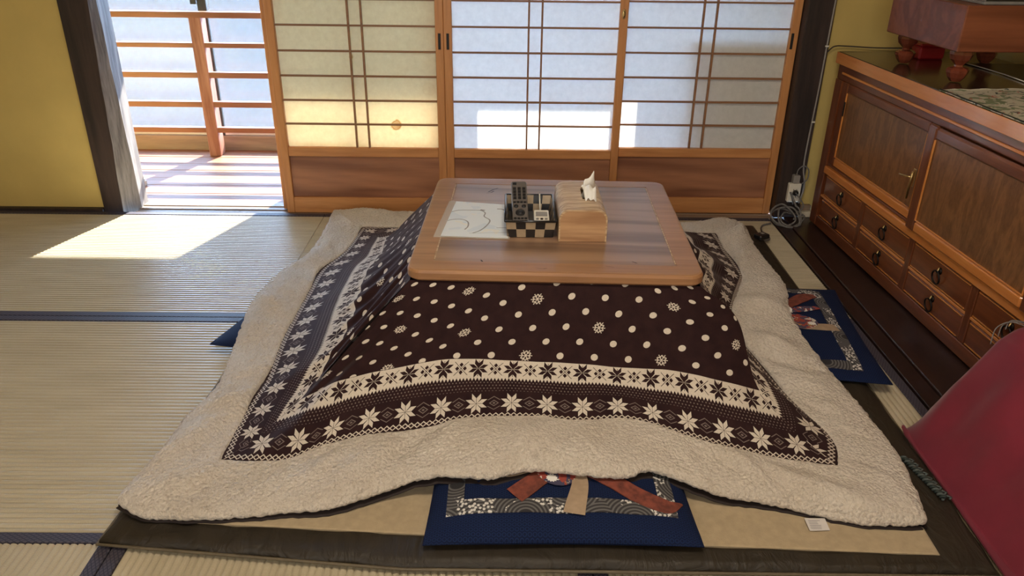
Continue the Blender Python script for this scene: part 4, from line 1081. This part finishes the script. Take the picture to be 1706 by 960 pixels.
# ================================================================== OUTLET AND CABLES
ot = thing('wall_socket', 'cream double socket on the foot of the dark right post', 'socket', (1.2185, YS-.0125, .083), 0)
bxo('plate', (-.026, .026, -.024, -.0002, .0, .082), M['white_plastic'], ot, .003)
bxo('face', (-.019, .019, -.0265, -.0243, .010, .072), M['white_plastic'], ot, .001)
for z in (.022, .050):
    for x in (-.006, .006): bxo('slot', (x-.0012, x+.0012, -.0271, -.0266, z, z+.009), M['black'], ot, 0)
pg_ = thing('plug', 'black plug in the cream socket on the dark post', 'plug', (1.2195, YS-.0398, .128), 0)
ob('plug_body', mesh('plug_body', lathe([(.0, -.0), (.011, .0), (.013, .006), (.010, .016), (.006, .022), (.0, .023)], 12), M['black_plastic'], True), pg_).rotation_euler = (PI/2, 0, 0)
ob('cable', mesh('cable', tube(spline([(.0, -.023, .0), (.012, -.040, -.015), (.030, -.040, -.045), (.018, -.030, -.075), (-.005, -.02, -.060)], 30), .0028, 7), M['grey_cord'], True), pg_)
ad = thing('adapter', 'small grey adapter standing above the cream socket', 'adapter', (1.2185, YS-.0128, .1665), 0)
bxo('adapter_body', (-.014, .014, -.026, -.0002, .0, .034), M['grey_plastic'], ad, .002)
ob('cable', mesh('cable', tube(spline([(.0, -.013, .034), (.004, -.016, .060), (.024, -.018, .075), (.046, -.018, .055), (.045, -.018, .015), (.020, -.020, -.005)], 40), .0026, 7), M['grey_cord'], True), ad)
vc = thing('wall_cable', 'thin pale cable running down the dark right post to the socket', 'cable', (0, 0, 0))
ob('cable', mesh('cable', tube(spline([(1.262, YS-.016, 1.75), (1.258, YS-.016, 1.2), (1.252, YS-.016, .8), (1.250, YS-.016, .55), (1.244, YS-.016, .30), (1.247, YS-.018, .22), (1.262, YS-.020, .15), (1.250, YS-.024, .075)], 70), .0035, 7), M['grey_plastic'], True), vc)
for z in (.42, .72): bxo('cable_clip', (1.245, 1.259, YS-.0205, YS-.0125, z, z+.006), M['white_plastic'], vc, .001)
tcb = thing('wall_cable', 'thin dark cable lying along the back edge of the cabinet top', 'cable', (0, 0, 0))
ob('cable', mesh('cable', tube(spline([(1.262, YS-.006, .700), (1.285, YS-.010, .722), (1.34, YS-.004, .722), (1.45, YS-.006, .7175), (1.60, YS-.006, .7175)], 40), .0026, 6), M['dark_mark'], True), tcb)
ob('connector', mesh('connector', tube([(1.60, YS-.006, .7175), (1.625, YS-.006, .7175)], .0045, 8), M['black_plastic'], True), tcb)
cc = thing('coiled_cord', 'grey braided cord coiled on the floor at the foot of the right post', 'cord', (0, 0, 0))
pts = []
for i in range(110):
    a = i/110*2*PI*4.2; rr_ = .052+.012*math.sin(a*1.7); k = i/110
    pts.append((1.165+rr_*math.cos(a)*1.0+.020*math.sin(a*.37)+.03*k, 3.095+.035*math.sin(a)+.01*math.cos(a*.6), .0075+.040*(1+math.sin(a))*(.35+.65*abs(math.sin(a*.31)))))
pts += [tuple(p) for p in spline([pts[-1], (1.215, 3.14, .10), (1.200, 3.15, .13), (1.215, 3.152, .095), (1.222, 3.155, .075)], 20)[1:]]
ob('cord_loops', mesh('cord_loops', tube(pts, .0040, 7), M['grey_cord'], True), cc)
ob('cord_tail', mesh('cord_tail', tube(spline([(1.12, 3.10, .0065), (1.075, 3.07, .0065), (1.055, 3.00, .0065), (1.065, 2.93, .0065), (1.03, 2.89, .012)], 30), .0038, 7), M['grey_cord'], True), cc)
pw = thing('cord_switch', 'dark rocker switch box on the rug edge behind the quilt', 'switch', (1.018, 2.885, .0255), .5)
bxo('switch_body', (-.030, .022, -.020, .020, .0, .020), M['black_plastic'], pw, .004); bxo('rocker', (-.008, .006, -.007, .007, .0205, .023), M['grey_plastic'], pw, .001)

# ================================================================== RED BLANKET
rb = thing('red_blanket', 'burgundy velour blanket draped in a mound at the lower right corner', 'blanket', (0, 0, 0))
nx_, ny_ = 150, 170
Xg = 1.0+np.linspace(0, 1, nx_)[None, :]*.325; Yg = .55+np.linspace(0, 1, ny_)[:, None]*1.16
Xg, Yg = np.broadcast_arrays(Xg, Yg); Xg, Yg = Xg.copy(), Yg.copy()
yend = np.interp(Xg, [1.0, 1.06, 1.34], [1.635, 1.665, 1.70]); Yg = .55+(Yg-.55)/1.16*(yend-.55)
left = np.interp(Yg, [.5, 1.16, 1.39, 1.60, 1.72], [.975, .992, 1.000, 1.003, 1.03]); Xg = left+(Xg-1.0)
prof = np.interp(Xg, [1.0, 1.03, 1.058, 1.092, 1.13, 1.16, 1.20, 1.30, 1.34], [.0, .052, .10, .180, .245, .292, .318, .345, .36])
near = np.clip((1.60-Yg)/.9, 0, 1); prof = prof*(1-.25*near)
fall = 1-np.clip((Yg-(yend-.085))/.085, 0, 1)**1.6
z = .010+prof*fall
dl = np.clip((Xg-left)/.10, 0, 1)
z += (.006*np.sin(Yg*62+Xg*22)*np.exp(-((Xg-left-.05)/.06)**2)+.012*np.sin(Yg*24-Xg*30)*np.exp(-((Xg-left-.12)/.10)**2)+hnoise(Xg*9, Yg*9, 61)*.020+hnoise(Xg*26, Yg*20, 62)*.003)*dl*np.clip(fall, .3, 1)
z = np.maximum(z, .009+.016*(Xg < 1.02))
top = np.stack([Xg, Yg, z], -1).reshape(-1, 3); bot = top.copy(); bot[:, 2] = np.maximum(bot[:, 2]-.004, .0075)
ob('blanket', npmesh('blanket', [top, bot], [gridfaces(ny_, nx_, 0), gridfaces(ny_, nx_, ny_*nx_, True)], M['red_cloth']), rb)
# twisted cord trim on the rug beside the blanket
tw = []
p0, p1 = Vector((.951, 1.500, .0305)), Vector((.978, 1.355, .0305)); d = (p1-p0); L_ = d.length; d.normalize(); nrm = d.cross(Vector((0, 0, 1)))
for s in (0, PI):
    pts = [p0+d*(L_*i/90)+nrm*(.0048*math.cos(i*.62+s))+Vector((0, 0, 1))*(.0040*math.sin(i*.62+s)) for i in range(91)]
    ob('trim_cord', mesh('trim_cord', tube(pts, .0034, 6), M['green_cord' if s else 'grey_green_cord'], True), rb, label='twisted green and grey cord trim')
for i in range(9):
    q = p0+d*(L_*(i+.5)/9); ob('trim_loop', mesh('trim_loop', tube([q+nrm*-.004, q+nrm*-.014+d*.003, q+nrm*-.017+d*.009, q+nrm*-.010+d*.012], .0024, 6), M['grey_green_cord'], True), rb)
for i in range(3):
    q = [(1.145+.012*i, 1.60, .285+.02*i), (1.150+.014*i, 1.605, .325+.01*i), (1.175+.016*i, 1.60, .345), (1.21+.01*i, 1.59, .338)]
    ob('loose_thread', mesh('loose_thread', tube(spline(q, 16), .0013, 5), M['grey_cord'], True), rb)
# ceiling fixture of the room
lp = thing('ceiling_lamp', 'square pale ceiling lamp above the table, out of frame', 'lamp', (.15, .95, 2.30))
bxo('lamp_box', (-.30, .30, -.30, .30, .0, .095), M['white_paint'], lp, .01)
bxo('diffuser', (-.28, .28, -.28, .28, -.012, -.0005), M['lamp_glow'], lp, .004)
